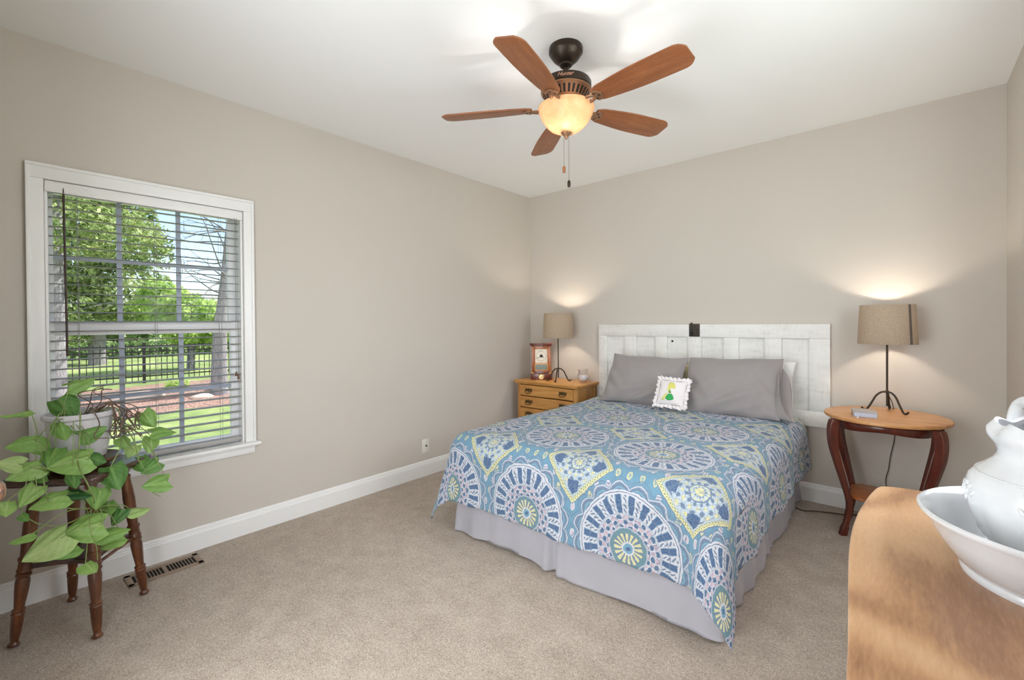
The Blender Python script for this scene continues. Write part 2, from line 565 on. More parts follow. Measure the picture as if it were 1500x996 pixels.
mb.build('ladder_cord', M_cordw, bl)
mb = MB().tube([(0.034, -3.752 - by, 2.005 - bz), (0.034, -3.746 - by, 1.19 - bz)], 0.0048, 8)
mb.tube([(0.034, -3.7525 - by, 2.01 - bz), (0.030, -3.7525 - by, 2.035 - bz)], 0.0025, 6)
mb.build('wand', M_wand, bl, smooth=60)
mb = MB()
for dy, z0 in ((0.0, 1.03), (0.012, 1.01)):
    mb.tube([(0.033, -2.985 + dy - by, 2.02 - bz), (0.033, -2.985 + dy - by, z0 + 0.02 - bz)], 0.0008, 5)
mb.build('lift_cord', M_cordw, bl)
M_tassel = pmat('wood_tassel', lin(112, 84, 58), 0.5)
for dy, z0 in ((0.0, 1.03), (0.012, 1.01)):
    MB().lathe([(0.0, 0.03), (0.004, 0.028), (0.006, 0.015), (0.009, 0.002), (0.006, 0.0), (0, 0)], 12, T(0.033, -2.985 + dy - by, z0 - 0.012 - bz)).build('tassel', M_tassel, bl, smooth=60)
# ------------------------------------------------------------------ bed
BX, BYH, BYF, TOPZ = 1.79, -0.10, -2.00, 0.645
M_skirt = fabric('grey_lilac_bed_skirt', lin(170, 168, 175), var=0.03)
M_matt = fabric('white_mattress_ticking', lin(228, 226, 222))
M_iron = pmat('black_steel', lin(40, 40, 42), 0.45, 0.8)
bed = thing('bed', 'queen size bed with a grey pleated bed skirt against the back wall', 'bed', (BX, (BYH + BYF) / 2, 0))
cy = bed.location.y
def rbox(mb, w, y0, y1, z0, z1, r):
    out = []
    for (sx, sy) in ((1, 1), (-1, 1), (-1, -1), (1, -1)):
        cx_, cy_ = sx * (w - r), (y1 - r if sy > 0 else y0 + r)
        a0 = {(1, 1): 0, (-1, 1): 90, (-1, -1): 180, (1, -1): 270}[(sx, sy)]
        for k in range(7):
            a = R(a0 + 15 * k)
            out.append((cx_ + r * math.cos(a), cy_ + r * math.sin(a) - cy))
    return mb.prism(out, z0, z1, bev=0.03)
rbox(MB(), 0.765, BYF + 0.03, BYH, 0.36, 0.604, 0.06).build('mattress', M_matt, bed, smooth=50)
rbox(MB(), 0.755, BYF + 0.04, BYH, 0.16, 0.358, 0.05).build('box_spring', M_matt, bed, smooth=50)
for sx in (-1, 1):
    for y in (BYF + 0.2, BYH - 0.15):
        MB().lathe([(0.016, 0.0), (0.02, 0.01), (0.02, 0.16), (0.016, 0.165)], 16, T(sx * 0.65, y - cy, 0)).build('leg', M_iron, bed, smooth=50)

def skirt(side_pts, pleats, name):
    """side_pts: polyline of the bottom hem on the floor; pleats: positions (m along) of box pleats"""
    P_ = [Vector(p) for p in side_pts]
    seg = [(P_[i + 1] - P_[i]).length for i in range(len(P_) - 1)]
    tot = sum(seg)
    n = int(tot / 0.012)
    def at(s):
        for i, L in enumerate(seg):
            if s <= L or i == len(seg) - 1:
                d = (P_[i + 1] - P_[i]).normalized()
                return P_[i] + d * s, Vector((d.y, -d.x, 0)) if True else None
            s -= L
    def fn(u, v):
        s = u * tot
        p, nn = at(s)
        k = 1 - v                       # 0 at the top, 1 at the hem
        k = v
        # corner smoothing
        off = 0.012 * math.sin(s * 9.0 + 1.3) * k + 0.009 * math.sin(s * 31 + 1.5 * math.sin(s * 5)) * (0.25 + 0.75 * k) * (0.5 + 0.5 * math.sin(s * 3.7)) + 0.009 * noise.noise(Vector((s * 7, v * 1.5, 3.1)))
        off += 0.012 * noise.noise(Vector((s * 2.3 + v * 1.2, v * 0.8, 8.0))) * k
        for pc in pleats:
            d = s - pc
            if abs(d) < 0.09:
                off -= 0.030 * math.exp(-(d / 0.016) ** 2) * (0.35 + 0.65 * k)
                off += 0.016 * math.exp(-((abs(d) - 0.045) / 0.022) ** 2) * k
        z = 0.345 * (1 - v) + 0.004 + 0.008 * (1 + math.sin(s * 6.0)) * (v > 0.999)
        q = p + nn * (off - 0.028 * (1 - v))
        return (q.x - BX, q.y - cy, z)
    mb = MB().grid(fn, n, 26)
    o = mb.build(name, M_skirt, bed, smooth=180, fix=False)
    so = o.modifiers.new('thickness', 'SOLIDIFY'); so.thickness = 0.003; so.offset = 0
    return o
hem = [(0.970, BYH)]
def corner(cx_, cy_, r, a0, a1, n=8):
    return [(cx_ + r * math.cos(R(a0 + (a1 - a0) * i / n)), cy_ + r * math.sin(R(a0 + (a1 - a0) * i / n))) for i in range(n + 1)]
hem += corner(1.03, -1.975, 0.06, 180, 270) + corner(2.55, -1.975, 0.06, 270, 360) + [(2.612, BYH)]
skirt([(x, y, 0) for x, y in hem], (0.95, 1.9, 1.885 + 0.83, 3.6, 4.5), 'bed_skirt')

# ------------------------------------------------------------------ quilt
def quilt_mat():
    m, nt, bs = new_mat('medallion_quilt_print')
    E.nt = nt
    uv = nt.nodes.new('ShaderNodeUVMap'); uv.uv_map = 'UVMap'
    wob = nt.nodes.new('ShaderNodeTexNoise'); wob.inputs['Scale'].default_value = 34; wob.inputs['Detail'].default_value = 2
    nt.links.new(uv.outputs[0], wob.inputs['Vector'])
    sep = nt.nodes.new('ShaderNodeSeparateXYZ'); nt.links.new(uv.outputs[0], sep.inputs[0])
    sw = nt.nodes.new('ShaderNodeSeparateColor'); nt.links.new(wob.outputs['Color'], sw.inputs[0])
    X = E(sep.outputs[0]) + (E(sw.outputs[0]) - 0.5) * 0.016
    Y = E(sep.outputs[1]) + (E(sw.outputs[1]) - 0.5) * 0.016
    PU, PV = 0.60, 0.66
    def cell(q, p, off):
        return ((q - off) / p + 0.5).fract() * p - p * 0.5
    def polar(dx, dy):
        r = (dx * dx + dy * dy).sqrt()
        a = E.m('ARCTAN2', dy, dx)
        return r, a
    def band(q, a, b):
        return (q > a) * (q < b)
    teal, teal2 = lin(104, 150, 172), lin(82, 130, 158)
    navy, slate = lin(58, 88, 128), lin(98, 118, 142)
    white, pale = lin(196, 197, 204), lin(168, 176, 188)
    cream, pink, olive, sage = lin(200, 197, 150), lin(188, 168, 180), lin(140, 146, 104), lin(120, 154, 160)
    # ground: teal with little tulips in staggered rows
    bl_ = tex_noise(nt, 14, 2, 0.5, uv.outputs[0])
    col = cmix(nt, E(bl_), teal2, teal)
    row = (Y / 0.066).floor()
    xs = X + row * 0.031
    tx, ty = (xs / 0.062).fract() * 0.062 - 0.031, (Y / 0.066).fract() * 0.066 - 0.033
    tq = (tx / 0.0125) * (tx / 0.0125) + (ty / 0.021) * (ty / 0.021) + ty * tx.abs() * 1600
    tul = tq < 1.0
    tin = tq < 0.30
    alt = (row * 0.5).fract() * 2
    col = cmix(nt, (tq < 1.45) * 0.5, col, slate)
    col = cmix(nt, tul * 0.9, col, cmix(nt, alt, white, cream))
    col = cmix(nt, tin * 0.8, col, cmix(nt, alt, pink, sage))
    # medallions
    dx, dy = cell(X, PU, -0.150), cell(Y, PV, 0.285)
    r, a = polar(dx, dy)
    r = r * 0.99
    scal = (a * 8).sin().abs()                       # petal outline
    petal_r = 0.262 + scal * 0.030
    col = cmix(nt, (r < petal_r), col, slate)
    col = cmix(nt, band(r / petal_r, 0.955, 0.985), col, pale)
    col = cmix(nt, band(r / petal_r, 0.87, 0.90), col, teal)
    col = cmix(nt, r < 0.248, col, white)
    col = cmix(nt, band(r, 0.236, 0.240), col, slate)
    sp = (a * 20).sin()
    spoke = cmix(nt, sp > 0.05, white, navy)
    spoke = cmix(nt, ((a * 20).sin() < -0.72) * ((a * 60 + r * 300).sin() > 0), spoke, slate)
    spoke = cmix(nt, (sp > 0.05) * (sp < 0.30), spoke, teal)
    col = cmix(nt, r < 0.228, col, spoke)
    col = cmix(nt, band(r, 0.150, 0.158), col, pale)
    dots = ((a * 14).sin() * ((r - 0.128) * 150).sin())
    ringc = cmix(nt, dots > 0.15, white, pink)
    ringc = cmix(nt, dots < -0.35, ringc, navy)
    ringc = cmix(nt, band(dots, -0.35, -0.2), ringc, sage)
    col = cmix(nt, r < 0.150, col, ringc)
    col = cmix(nt, r < 0.094, col, pale)
    col = cmix(nt, r < 0.088, col, lin(92, 128, 138))
    col = cmix(nt, r < 0.068, col, cmix(nt, (a * 16).sin() > 0.1, cream, slate))
    col = cmix(nt, r < 0.030, col, white)
    col = cmix(nt, r < 0.022, col, teal)
    col = cmix(nt, r < 0.010, col, navy)
    # diamonds half a repeat away
    ex, ey = cell(X, PU, -0.150 + PU / 2), cell(Y, PV, 0.285 + PV / 2)
    ex, ey = ex * 1.08, ey * 1.08
    dd = (ex.abs() + ey.abs())
    er, ea = polar(ex, ey)
    chain = ((ex - ey) * 260).sin() * ((ex + ey) * 260).sin()
    dcol = cmix(nt, dd < 0.184, cream, lin(172, 186, 196))
    dcol = cmix(nt, band(dd, 0.176, 0.205) * (chain > 0.2), dcol, olive)
    lace = ((ea * 12).sin() + ((er - 0.05) * 170).sin())
    dcol = cmix(nt, (lace > 0.9) * (dd < 0.17), dcol, slate)
    dcol = cmix(nt, (lace < -1.0) * (dd < 0.17), dcol, cream)
    qx, qy = ex.abs(), ey.abs()
    heart = ((qx - 0.0).min(qy) < 0.034) * (qx.max(qy) > 0.102) * (qx.max(qy) < 0.165) * (dd < 0.170)
    dcol = cmix(nt, heart, dcol, navy)
    dcol = cmix(nt, band(er, 0.044, 0.051), dcol, slate)
    dcol = cmix(nt, er < 0.022, dcol, cream)
    col = cmix(nt, dd < 0.212, col, dcol)
    col = cmix(nt, band(dd, 0.212, 0.218), col, slate)
    # thin drawn outlines over everything
    ln1 = ((r - 0.1935).abs() < 0.0022) * (r < 0.228)
    col = cmix(nt, ln1 * 0.7, col, slate)
    ln2 = (((a * 40).sin().abs() < 0.16) * band(r, 0.160, 0.226))
    col = cmix(nt, ln2 * 0.55, col, slate)
    ln3 = ((r / petal_r - 1.05).abs() < 0.012)
    col = cmix(nt, ln3 * 0.8, col, slate)
    vo = nt.nodes.new('ShaderNodeTexVoronoi'); vo.feature = 'DISTANCE_TO_EDGE'; vo.inputs['Scale'].default_value = 42
    nt.links.new(uv.outputs[0], vo.inputs['Vector'])
    ln4 = (E(vo.outputs[0]) < 0.06) * band(r, 0.094, 0.150)
    col = cmix(nt, ln4 * 0.6, col, slate)
    ln5 = (E(vo.outputs[0]) < 0.05) * (dd < 0.17)
    col = cmix(nt, ln5 * 0.5, col, slate)
    # worn print
    wear = tex_noise(nt, 300, 2, 0.7, uv.outputs[0])
    col = cmix(nt, (E(wear) > 0.56) * 0.42, col, pale)
    nt.links.new(col, bs.inputs['Base Color'])
    bs.inputs['Roughness'].default_value = 0.95
    bs.inputs['Sheen Weight'].default_value = 0.15
    st = ((X + Y) * 190).sin().abs().min(((X - Y) * 190).sin().abs())
    hgt = tex_noise(nt, 150, 2, 0.6, uv.outputs[0])
    bump(nt, bs, (E(hgt) * 0.7 + st * 0.5).s, 0.4, 0.006)
    return m
M_quilt = quilt_mat()
QW, QL, QH, QF, RHO = 0.735, 1.865, 0.435, 0.475, 0.125
def quilt_pt(s, t):
    """cloth coordinates in metres (s across, t down from the head) to world"""
    a, b = max(0.0, abs(s) - QW), max(0.0, t - QL)
    sg = 1 if s >= 0 else -1
    d = math.hypot(a, b)
    lim = RHO * PI / 2
    th = math.atan2(a, b) if d > 1e-9 else 0.0
    if d <= lim:
        h, drop = RHO * math.sin(d / RHO), RHO * (1 - math.cos(d / RHO))
        e = 0
    else:
        e = d - lim
        inc = 0.05 + 0.24 * (math.sin(2 * th) ** 2 if (a > 0 and b > 0) else 0.0)
        h, drop = RHO + e * math.sin(inc), RHO + e * math.cos(inc)
    x0, y0 = sg * min(abs(s), QW), min(t, QL)
    nx, ny = math.sin(th) * sg, -math.cos(th)
    if d < 1e-9:
        nx = ny = 0
    x, y, z = x0 + nx * h, -y0 + ny * h, TOPZ - drop
    # folds grow towards the hem
    k = min(1.0, e / 0.3)
    if a > 0 and b > 0:
        rip = 0.020 * math.sin(4 * th + 0.4) * k
    elif a > 0:
        rip = (0.016 * math.sin(t * 8.5 + 0.7 * sg) + 0.008 * math.sin(t * 19 + 2)) * k
    else:
        rip = (0.012 * math.sin(s * 7.0 + 0.5) + 0.005 * math.sin(s * 17)) * k
    x += nx * rip
    y += ny * rip
    nz = noise.noise(Vector((s * 3.1, t * 3.1, 0.7))) * 0.007 + noise.noise(Vector((s * 9, t * 9, 4.0))) * 0.0035 + noise.noise(Vector((s * 24, t * 24, 9.0))) * 0.0014
    if d < lim:
        z += nz
        z -= 0.012 * (s / QW) ** 2
        z += 0.010 * math.exp(-((t - 0.12) / 0.25) ** 2)
    else:
        x += nx * nz
        y += ny * nz
        z -= 0.012
    return (x, y - 0.09, max(z, 0.012))
NS, NT = 230, 250
S0, S1, T1 = -(QW + QH), QW + QH, QL + QF
vs, uvs, fs = [], [], []
for j in range(NT):
    for i in range(NS):
        s, t = S0 + (S1 - S0) * i / (NS - 1), T1 * j / (NT - 1)
        if i in (0, NS - 1) or j == NT - 1:
            s += 0.004 * math.sin(t * 40) * (i in (0, NS - 1))
            t += 0.004 * math.sin(s * 40) * (j == NT - 1)
        vs.append(quilt_pt(s, t)); uvs.append((s, t))
for j in range(NT - 1):
    for i in range(NS - 1):
        k = j * NS + i
        fs.append((k, k + 1, k + NS + 1, k + NS))
mb = MB(); mb.v, mb.f, mb.uv = vs, [f[::-1] for f in fs], uvs
q = mb.build('quilt', M_quilt, smooth=180, loc=(BX, 0, 0), fix=False)
so = q.modifiers.new('thickness', 'SOLIDIFY'); so.thickness = 0.008; so.offset = 0.6
tag(q, 'teal blue quilt printed with large medallions spread over the bed', 'quilt')

# ------------------------------------------------------------------ pillows
M_grey = fabric('grey_pillowcase', lin(154, 148, 147), var=0.03)
M_white = fabric('white_pillowcase', lin(236, 234, 230), var=0.02)
M_cream = fabric('cream_pillowcase', lin(226, 216, 180), var=0.02)
def pillow_z(u, v, t, seed, wr=1.0):
    e = max(0.0, (1 - abs(u) ** 2.6)) ** 0.52 * max(0.0, (1 - abs(v) ** 2.4)) ** 0.52
    n_ = noise.noise(Vector((u * 1.7 + seed, v * 1.9, seed))) * 0.10 + noise.noise(Vector((u * 4 + seed, v * 4.5, seed * 2))) * 0.05
    cr = 0.20 * math.sin((u * 2.4 - v * 3.6) * 4 + seed) * math.exp(-((u - 0.15) ** 2 * 2 + (v + 0.75) ** 2 * 5)) + 0.14 * math.sin((u * 3 + v * 2.0) * 5 + seed) * math.exp(-((abs(u) - 0.85) ** 2 * 8 + (v + 0.3) ** 2 * 2))
    return t / 2 * e * (1 + (n_ + cr) * wr)
def pillow_mesh(w_, h_, t, seed, n=44, wr=1.0):
    mb = MB()
    for sg in (1, -1):
        def fn(a, b, sg=sg):
            u, v = 2 * a - 1, 2 * b - 1
            x = w_ / 2 * u * (1 - 0.05 * (1 - v * v)) * (1 + 0.012 * math.sin(v * 5 + seed))
            z = h_ / 2 * v * (1 - 0.06 * (1 - u * u)) * (1 + 0.015 * math.sin(u * 6 + seed))
            return (x, -sg * pillow_z(u, v, t, seed, wr) - 0.0005 * sg, z)
        mb.grid(fn, n, n)
    return mb
def pillow(name, label, mat, w_, h_, t, loc, lean, yawd, seed, group=None, rolld=0):
    r_ = thing(name, label, 'pillow', loc, 0, group)
    r_.rotation_euler = (Matrix.Rotation(R(yawd), 3, 'Z') @ Matrix.Rotation(R(-lean), 3, 'X') @ Matrix.Rotation(R(rolld), 3, 'Y')).to_euler()
    mb = pillow_mesh(w_, h_, t, seed)
    o = mb.build('pillowcase', mat, r_, smooth=180)
    return r_, o
PG, _ = pillow('pillow', 'grey pillow leaning on the headboard, the one nearer the chest of drawers', M_grey, 0.69, 0.47, 0.17, (1.50, -0.335, 0.845), 32, 0, 1.3, rolld=1)
PR, _ = pillow('pillow', 'grey pillow leaning on the headboard, the one nearer the oval table', M_grey, 0.68, 0.49, 0.18, (2.20, -0.335, 0.85), 32, 0, 5.2, rolld=-2)
# open cuff of the pillowcase at the right end
def cuff(u, v):
    a = 2 * PI * u
    zz = 0.215 * math.sin(a) * (1 + 0.05 * v) - 0.02 * v
    x = 0.312 + (0.045 - 0.24 * zz + 0.03 * math.cos(a)) * v + 0.012 * math.sin(a * 3) * v
    yy = (0.034 + 0.014 * v) * math.cos(a) * (1 + 0.3 * math.sin(a * 2 + 1) * v)
    return (x, yy, zz)
cf = MB().grid(cuff, 48, 8, closeu=True).build('cuff', M_grey, PR, smooth=180, fix=False)
so = cf.modifiers.new('thickness', 'SOLIDIFY'); so.thickness = 0.003; so.offset = 0
pillow('pillow', 'white crumpled pillow showing behind the grey pillow nearer the oval table', M_white, 0.60, 0.42, 0.10, (2.285, -0.125, 0.825), 6, 0, 8.8)
pillow('pillow', 'cream pillow tucked behind the grey pillow nearer the chest of drawers', M_cream, 0.62, 0.36, 0.10, (1.62, -0.128, 0.80), 8, 0, 3.1)

# small ruffled cushion with an applique
sp = thing('cushion', 'small white ruffled cushion with a green and yellow cloth picture', 'cushion', (1.85, -0.585, 0.798))
sp.rotation_euler = (Matrix.Rotation(R(4), 3, 'Z') @ Matrix.Rotation(R(-30), 3, 'X') @ Matrix.Rotation(R(2), 3, 'Y')).to_euler()
SPW, SPH, SPT = 0.205, 0.205, 0.075
M_cush = fabric('white_cotton', lin(238, 232, 232), var=0.02)
pillow_mesh(SPW, SPH, SPT, 2.2, 30, 0.4).build('cushion_body', M_cush, sp, smooth=180)
def ruffle(u, v):
    a = u * 4
    k = int(a) % 4
    f_ = a - int(a)
    c_ = [(-1, -1), (1, -1), (1, 1), (-1, 1)]
    p, q_ = Vector(c_[k]), Vector(c_[(k + 1) % 4])
    b = p.lerp(q_, f_)
    b = b * (0.98 + 0.02 * math.cos(f_ * 2 * PI)) * SPW / 2
    nn = Vector((b.x, b.y)) * (2 / SPW)
    m_ = max(abs(nn.x), abs(nn.y))
    nn = nn / m_
    ext = 0.026 * v
    ph = u * 2 * PI * 30
    return (b.x + nn.x * ext * (1 + 0.12 * math.sin(ph * 0.5)), 0.010 * math.sin(ph) * v ** 0.8, b.y + nn.y * ext * (1 + 0.12 * math.cos(ph * 0.5)))
rf = MB().grid(ruffle, 600, 6, closeu=True).build('ruffle', M_cush, sp, smooth=180, fix=False)
so = rf.modifiers.new('thickness', 'SOLIDIFY'); so.thickness = 0.0015; so.offset = 0
def applique(name, pts, col, lift=0.002):
    pts = [(x / 100, z / 100) for x, z in pts]
    b = bmesh.new()
    b.faces.new([b.verts.new((x, 0, z)) for x, z in pts])
    bmesh.ops.triangulate(b, faces=list(b.faces))
    bmesh.ops.subdivide_edges(b, edges=list(b.edges), cuts=4, use_grid_fill=True)
    for v in b.verts:
        v.co.y = -pillow_z(v.co.x * 2 / SPW, v.co.z * 2 / SPH, SPT, 2.2, 0.4) - lift
    mb = MB().bm(b)
    o = mb.build(name, fabric(name + '_cloth', col, var=0.04), sp, smooth=180, fix=False)
    so = o.modifiers.new('thickness', 'SOLIDIFY'); so.thickness = 0.0012
    return o
applique('yellow_patch', [(-2.2, 1.6), (-2.4, 6.0), (-1.4, 7.2), (0.8, 7.2), (2.6, 5.2), (3.4, 2.6), (3.2, 2.2), (-0.4, 1.9), (-1.2, 0.2), (-2.2, -1.0), (-2.6, 0.2)], lin(226, 220, 120))
applique('green_patch', [(-3.0, -6.2), (-2.2, -4.0), (-1.2, -2.4), (1.6, -2.4), (2.8, -4.2), (3.4, -6.2), (1.4, -7.3), (-1.2, -7.3)], lin(52, 170, 88))
applique('leaf_green_patch', [(-1.4, -1.8), (-0.8, 1.6), (0.4, -0.6), (1.0, -1.8)], lin(118, 166, 66))
applique('pale_yellow_patch', [(-5.8, -7.4), (-5.4, -5.4), (-3.6, -2.6), (-2.2, -1.6), (-2.0, -3.6), (-3.4, -6.4), (-3.6, -7.6)], lin(222, 218, 140))
# ------------------------------------------------------------------ headboard: an old painted door lying on its side
def distressed():
    m, nt, bs = new_mat('worn_white_paint')
    E.nt = nt
    a = tex_noise(nt, 5, 6, 0.65, stretch=(1.0, 1, 5))
    b = tex_noise(nt, 38, 4, 0.7, stretch=(3, 1, 0.5))
    v = E(a) * 0.55 + E(b) * 0.45
    nt.links.new(ramp(nt, v.s, [(0.30, lin(186, 186, 176)), (0.38, lin(222, 221, 215)), (0.52, lin(234, 233, 229)), (0.75, lin(240, 239, 236))]), bs.inputs['Base Color'])
    bs.inputs['Roughness'].default_value = 0.55
    bump(nt, bs, v.s, 0.25, 0.004)
    return m
M_dist = distressed()
M_rust = pmat('rusted_iron', lin(74, 66, 60), 0.7, 0.5, var=0.35, vscale=60, bscale=120, bstr=0.4)
hb = thing('headboard', 'worn white panelled door hung sideways on the wall as a headboard', 'headboard', (1.844, 0, 0.563))
hx, hz = 1.844, 0.563
def hbx(mb, x0, x1, z0, z1, y0, y1, bev=0.003):
    return mb.box((x0 - hx, y0, z0 - hz), (x1 - hx, y1, z1 - hz), bev)
mb = MB()
hbx(mb, 0.899, 2.789, 1.208, 1.318, -0.040, -0.004)
hbx(mb, 0.899, 2.789, 0.563, 0.676, -0.040, -0.004)
hbx(mb, 0.899, 0.990, 0.676, 1.208, -0.039, -0.004)
hbx(mb, 2.661, 2.789, 0.676, 1.208, -0.039, -0.004)
mb.build('frame', M_dist, hb, smooth=40)
for x0, x1 in ((1.18, 1.298), (1.484, 1.592), (1.779, 1.888), (2.068, 2.182), (2.369, 2.485)):
    hbx(MB(), x0, x1, 0.676, 1.208, -0.0385, -0.004).build('mullion', M_dist, hb, smooth=40)
for x0, x1 in ((0.99, 1.18), (1.298, 1.484), (1.592, 1.779), (1.888, 2.068), (2.182, 2.369), (2.485, 2.661)):
    hbx(MB(), x0, x1, 0.678, 1.206, -0.014, -0.006, 0).build('panel', M_dist, hb, smooth=40)
lk = hbx(MB(), 1.788, 1.878, 1.212, 1.322, -0.0445, -0.038, 0.002)
lk.box((1.80 - hx, -0.046, 1.318 - hz), (1.815 - hx, -0.03, 1.332 - hz), 0.001)
lko = lk.build('lock_plate', M_rust, hb, smooth=40); lko['label'] = 'rusty lock plate'
M_hole = pmat('dark_hole', lin(28, 26, 24), 0.9)
mb = MB().lathe([(0.0, 0.0), (0.011, 0.0), (0.011, 0.002), (0.006, 0.003), (0, 0.003)], 16, T(1.815 - hx, -0.0445, 1.243 - hz) @ RX(PI / 2)); mb.box((1.812 - hx, -0.0475, 1.218 - hz), (1.818 - hx, -0.044, 1.24 - hz))
mb.build('keyhole', M_hole, lko)
MB().lathe([(0.0, 0.0), (0.010, 0.0), (0.008, 0.0015), (0, 0.0015)], 16, T(1.630 - hx, -0.014, 1.168 - hz) @ RX(PI / 2)).build('spindle_hole', M_hole, hb)

# ------------------------------------------------------------------ oak chest of drawers used as a night stand
M_oak = wood('honey_oak', lin(156, 100, 44), lin(204, 146, 76), lin(224, 172, 102), (1.2, 10, 14), 2.6, 0.38, 0.2)
M_oaks = wood('honey_oak_side', lin(140, 92, 42), lin(186, 132, 68), lin(206, 154, 88), (10, 10, 1.0), 2.6, 0.42, 0.15)
M_brass = pmat('aged_brass', lin(112, 92, 62), 0.38, 0.9, var=0.2, vscale=40)
CX0, CX1, CYF, CYB, CZ = 0.105, 0.893, -0.425, -0.022, 0.748
ch = thing('chest_of_drawers', 'small honey oak chest of drawers in the corner beside the bed', 'chest of drawers', ((CX0 + CX1) / 2, (CYF + CYB) / 2, 0))
ox, oy = ch.location.x, ch.location.y
def bow(x):                                             # gentle serpentine of the front
    k = (x - CX0) / (CX1 - CX0)
    return 0.012 * math.sin(k * 2 * PI * 1.0) * math.sin(k * PI)
def top_outline(inset):
    n = 24
    pts = [(CX0 + inset + (CX1 - CX0 - 2 * inset) * i / n, CYF + inset - bow(CX0 + (CX1 - CX0) * i / n)) for i in range(n + 1)]
    pts += [(CX1 - inset, CYB), (CX0 + inset, CYB)]
    return [(x - ox, y - oy) for x, y in pts]
mb = MB().prism(top_outline(0.0), CZ - 0.02, CZ, bev=0.006); mb.prism(top_outline(0.014), CZ - 0.036, CZ - 0.02, bev=0.004)
mb.build('top', M_oak, ch, smooth=45)
mb = MB()
bx0, bx1, byf = CX0 + 0.03, CX1 - 0.03, CYF + 0.035
for x in (bx0, bx1 - 0.036):
    mb.box((x - ox, byf - oy, 0.0), (x + 0.036 - ox, byf + 0.036 - oy, CZ - 0.036), 0.003)
    mb.box((x - ox, CYB - 0.04 - oy, 0.0), (x + 0.036 - ox, CYB - 0.004 - oy, CZ - 0.036), 0.003)
for x in (bx0 + 0.006, bx1 - 0.018):
    mb.box((x - ox, byf + 0.02 - oy, 0.1), (x + 0.012 - ox, CYB - 0.02 - oy, CZ - 0.036))
mb.box((bx0 + 0.01 - ox, CYB - 0.02 - oy, 0.1), (bx1 - 0.01 - ox, CYB - 0.01 - oy, CZ - 0.036))
mb.build('case', M_oaks, ch, smooth=40)
mb = MB().prism([(bx0 + 0.036 - ox, byf + 0.008 - oy), (bx1 - 0.036 - ox, byf + 0.008 - oy), (bx1 - 0.036 - ox, byf + 0.03 - oy), (bx0 + 0.15 - ox, byf + 0.03 - oy), (bx0 + 0.036 - ox, byf + 0.03 - oy)], 0.06, 0.112, bev=0.004)
mb.build('apron', M_oaks, ch, smooth=40)
def bail(parent, x, z, y):
    mb = MB()
    pl = [(-0.048, 0.006), (-0.040, 0.020), (-0.018, 0.016), (0, 0.024), (0.018, 0.016), (0.040, 0.020), (0.048, 0.006), (0.036, -0.012), (0.014, -0.010), (0, -0.018), (-0.014, -0.010), (-0.036, -0.012)]
    mb.prism(pl, 0, 0.003, T(x, y, z) @ RX(PI / 2), bev=0.001)
    b_ = [(x - 0.034, y - 0.006, z + 0.004), (x - 0.036, y - 0.016, z - 0.010), (x - 0.024, y - 0.022, z - 0.024), (x, y - 0.024, z - 0.029), (x + 0.024, y - 0.022, z - 0.024), (x + 0.036, y - 0.016, z - 0.010), (x + 0.034, y - 0.006, z + 0.004)]
    mb.tube(spline(b_, 5), 0.0042, 8)
    for sx in (-1, 1):
        mb.lathe([(0.0, 0), (0.007, 0.001), (0.007, 0.006), (0.004, 0.010), (0, 0.011)], 10, T(x + sx * 0.034, y - 0.001, z + 0.004) @ RX(PI / 2))
    o = mb.build('handle', M_brass, parent, smooth=50)
    return o
nz, zt = 5, CZ - 0.042
dh = (zt - 0.115) / nz
for k in range(nz):
    z1 = zt - k * dh
    n = 22
    xs = [bx0 + 0.039 + (bx1 - bx0 - 0.078) * i / n for i in range(n + 1)]
    out = [(x - ox, byf - 0.004 - bow(x) - oy) for x in xs] + [(xs[-1] - ox, byf + 0.016 - oy), (xs[0] - ox, byf + 0.016 - oy)]
    d = MB().prism(out, z1 - dh + 0.006, z1 - 0.004, bev=0.003).build('drawer', M_oak, ch, smooth=45)
    for x in (bx0 + 0.16, bx1 - 0.16):
        bail(d, x - ox, z1 - dh / 2 + 0.004, byf - 0.0045 - bow(x) - oy)

# ------------------------------------------------------------------ mantel clock
M_mahog = wood('dark_mahogany', lin(64, 22, 10), lin(104, 42, 18), lin(138, 66, 30), (8, 8, 1.2), 4, 0.28, 0.4)
M_cherry = wood('reddish_clock_wood', lin(120, 58, 22), lin(170, 94, 40), lin(200, 128, 64), (8, 8, 1.2), 4, 0.28, 0.4)
M_gilt = pmat('gilt_trim', lin(206, 160, 100), 0.4, 0.4)
M_dial = pmat('cream_dial', lin(232, 226, 208), 0.5, var=0.06, vscale=30)
M_ink = pmat('black_ink', lin(36, 32, 30), 0.5)
ck = thing('mantel_clock', 'antique wooden mantel clock with a square cream dial on the oak chest', 'clock', (0.325, -0.225, CZ), R(33))
mb = MB().box((-0.112, -0.055, 0.0), (0.112, 0.055, 0.006), 0.002).box((-0.110, -0.053, 0.006), (0.110, 0.053, 0.064), 0.002)
mb.box((-0.092, -0.044, 0.058), (0.092, 0.046, 0.09), 0.002)
mb.build('base', M_mahog, ck, smooth=40)
mb = MB()
for sx in (-1, 1):                                     # case sides as front pillars
    mb.box((sx * 0.098 - 0.012 * (sx > 0) * 2 + 0.0, -0.042, 0.075), (sx * 0.098 + (0.024 if sx < 0 else 0), 0.045, 0.348), 0.003)
mb.box((-0.098, 0.035, 0.07), (0.098, 0.046, 0.348)); mb.box((-0.098, -0.04, 0.325), (0.098, 0.045, 0.350), 0.002)
mb.build('case', M_cherry, ck, smooth=40)
mb = MB()
for z0, z1, e in ((0.346, 0.358, 0.106), (0.356, 0.366, 0.112), (0.364, 0.378, 0.120)):
    mb.box((-e, -0.044 - (e - 0.10), z0), (e, 0.046 + (e - 0.10) * 0.4, z1), 0.004)
mb.build('cornice', M_mahog, ck, smooth=40)
mb = MB()
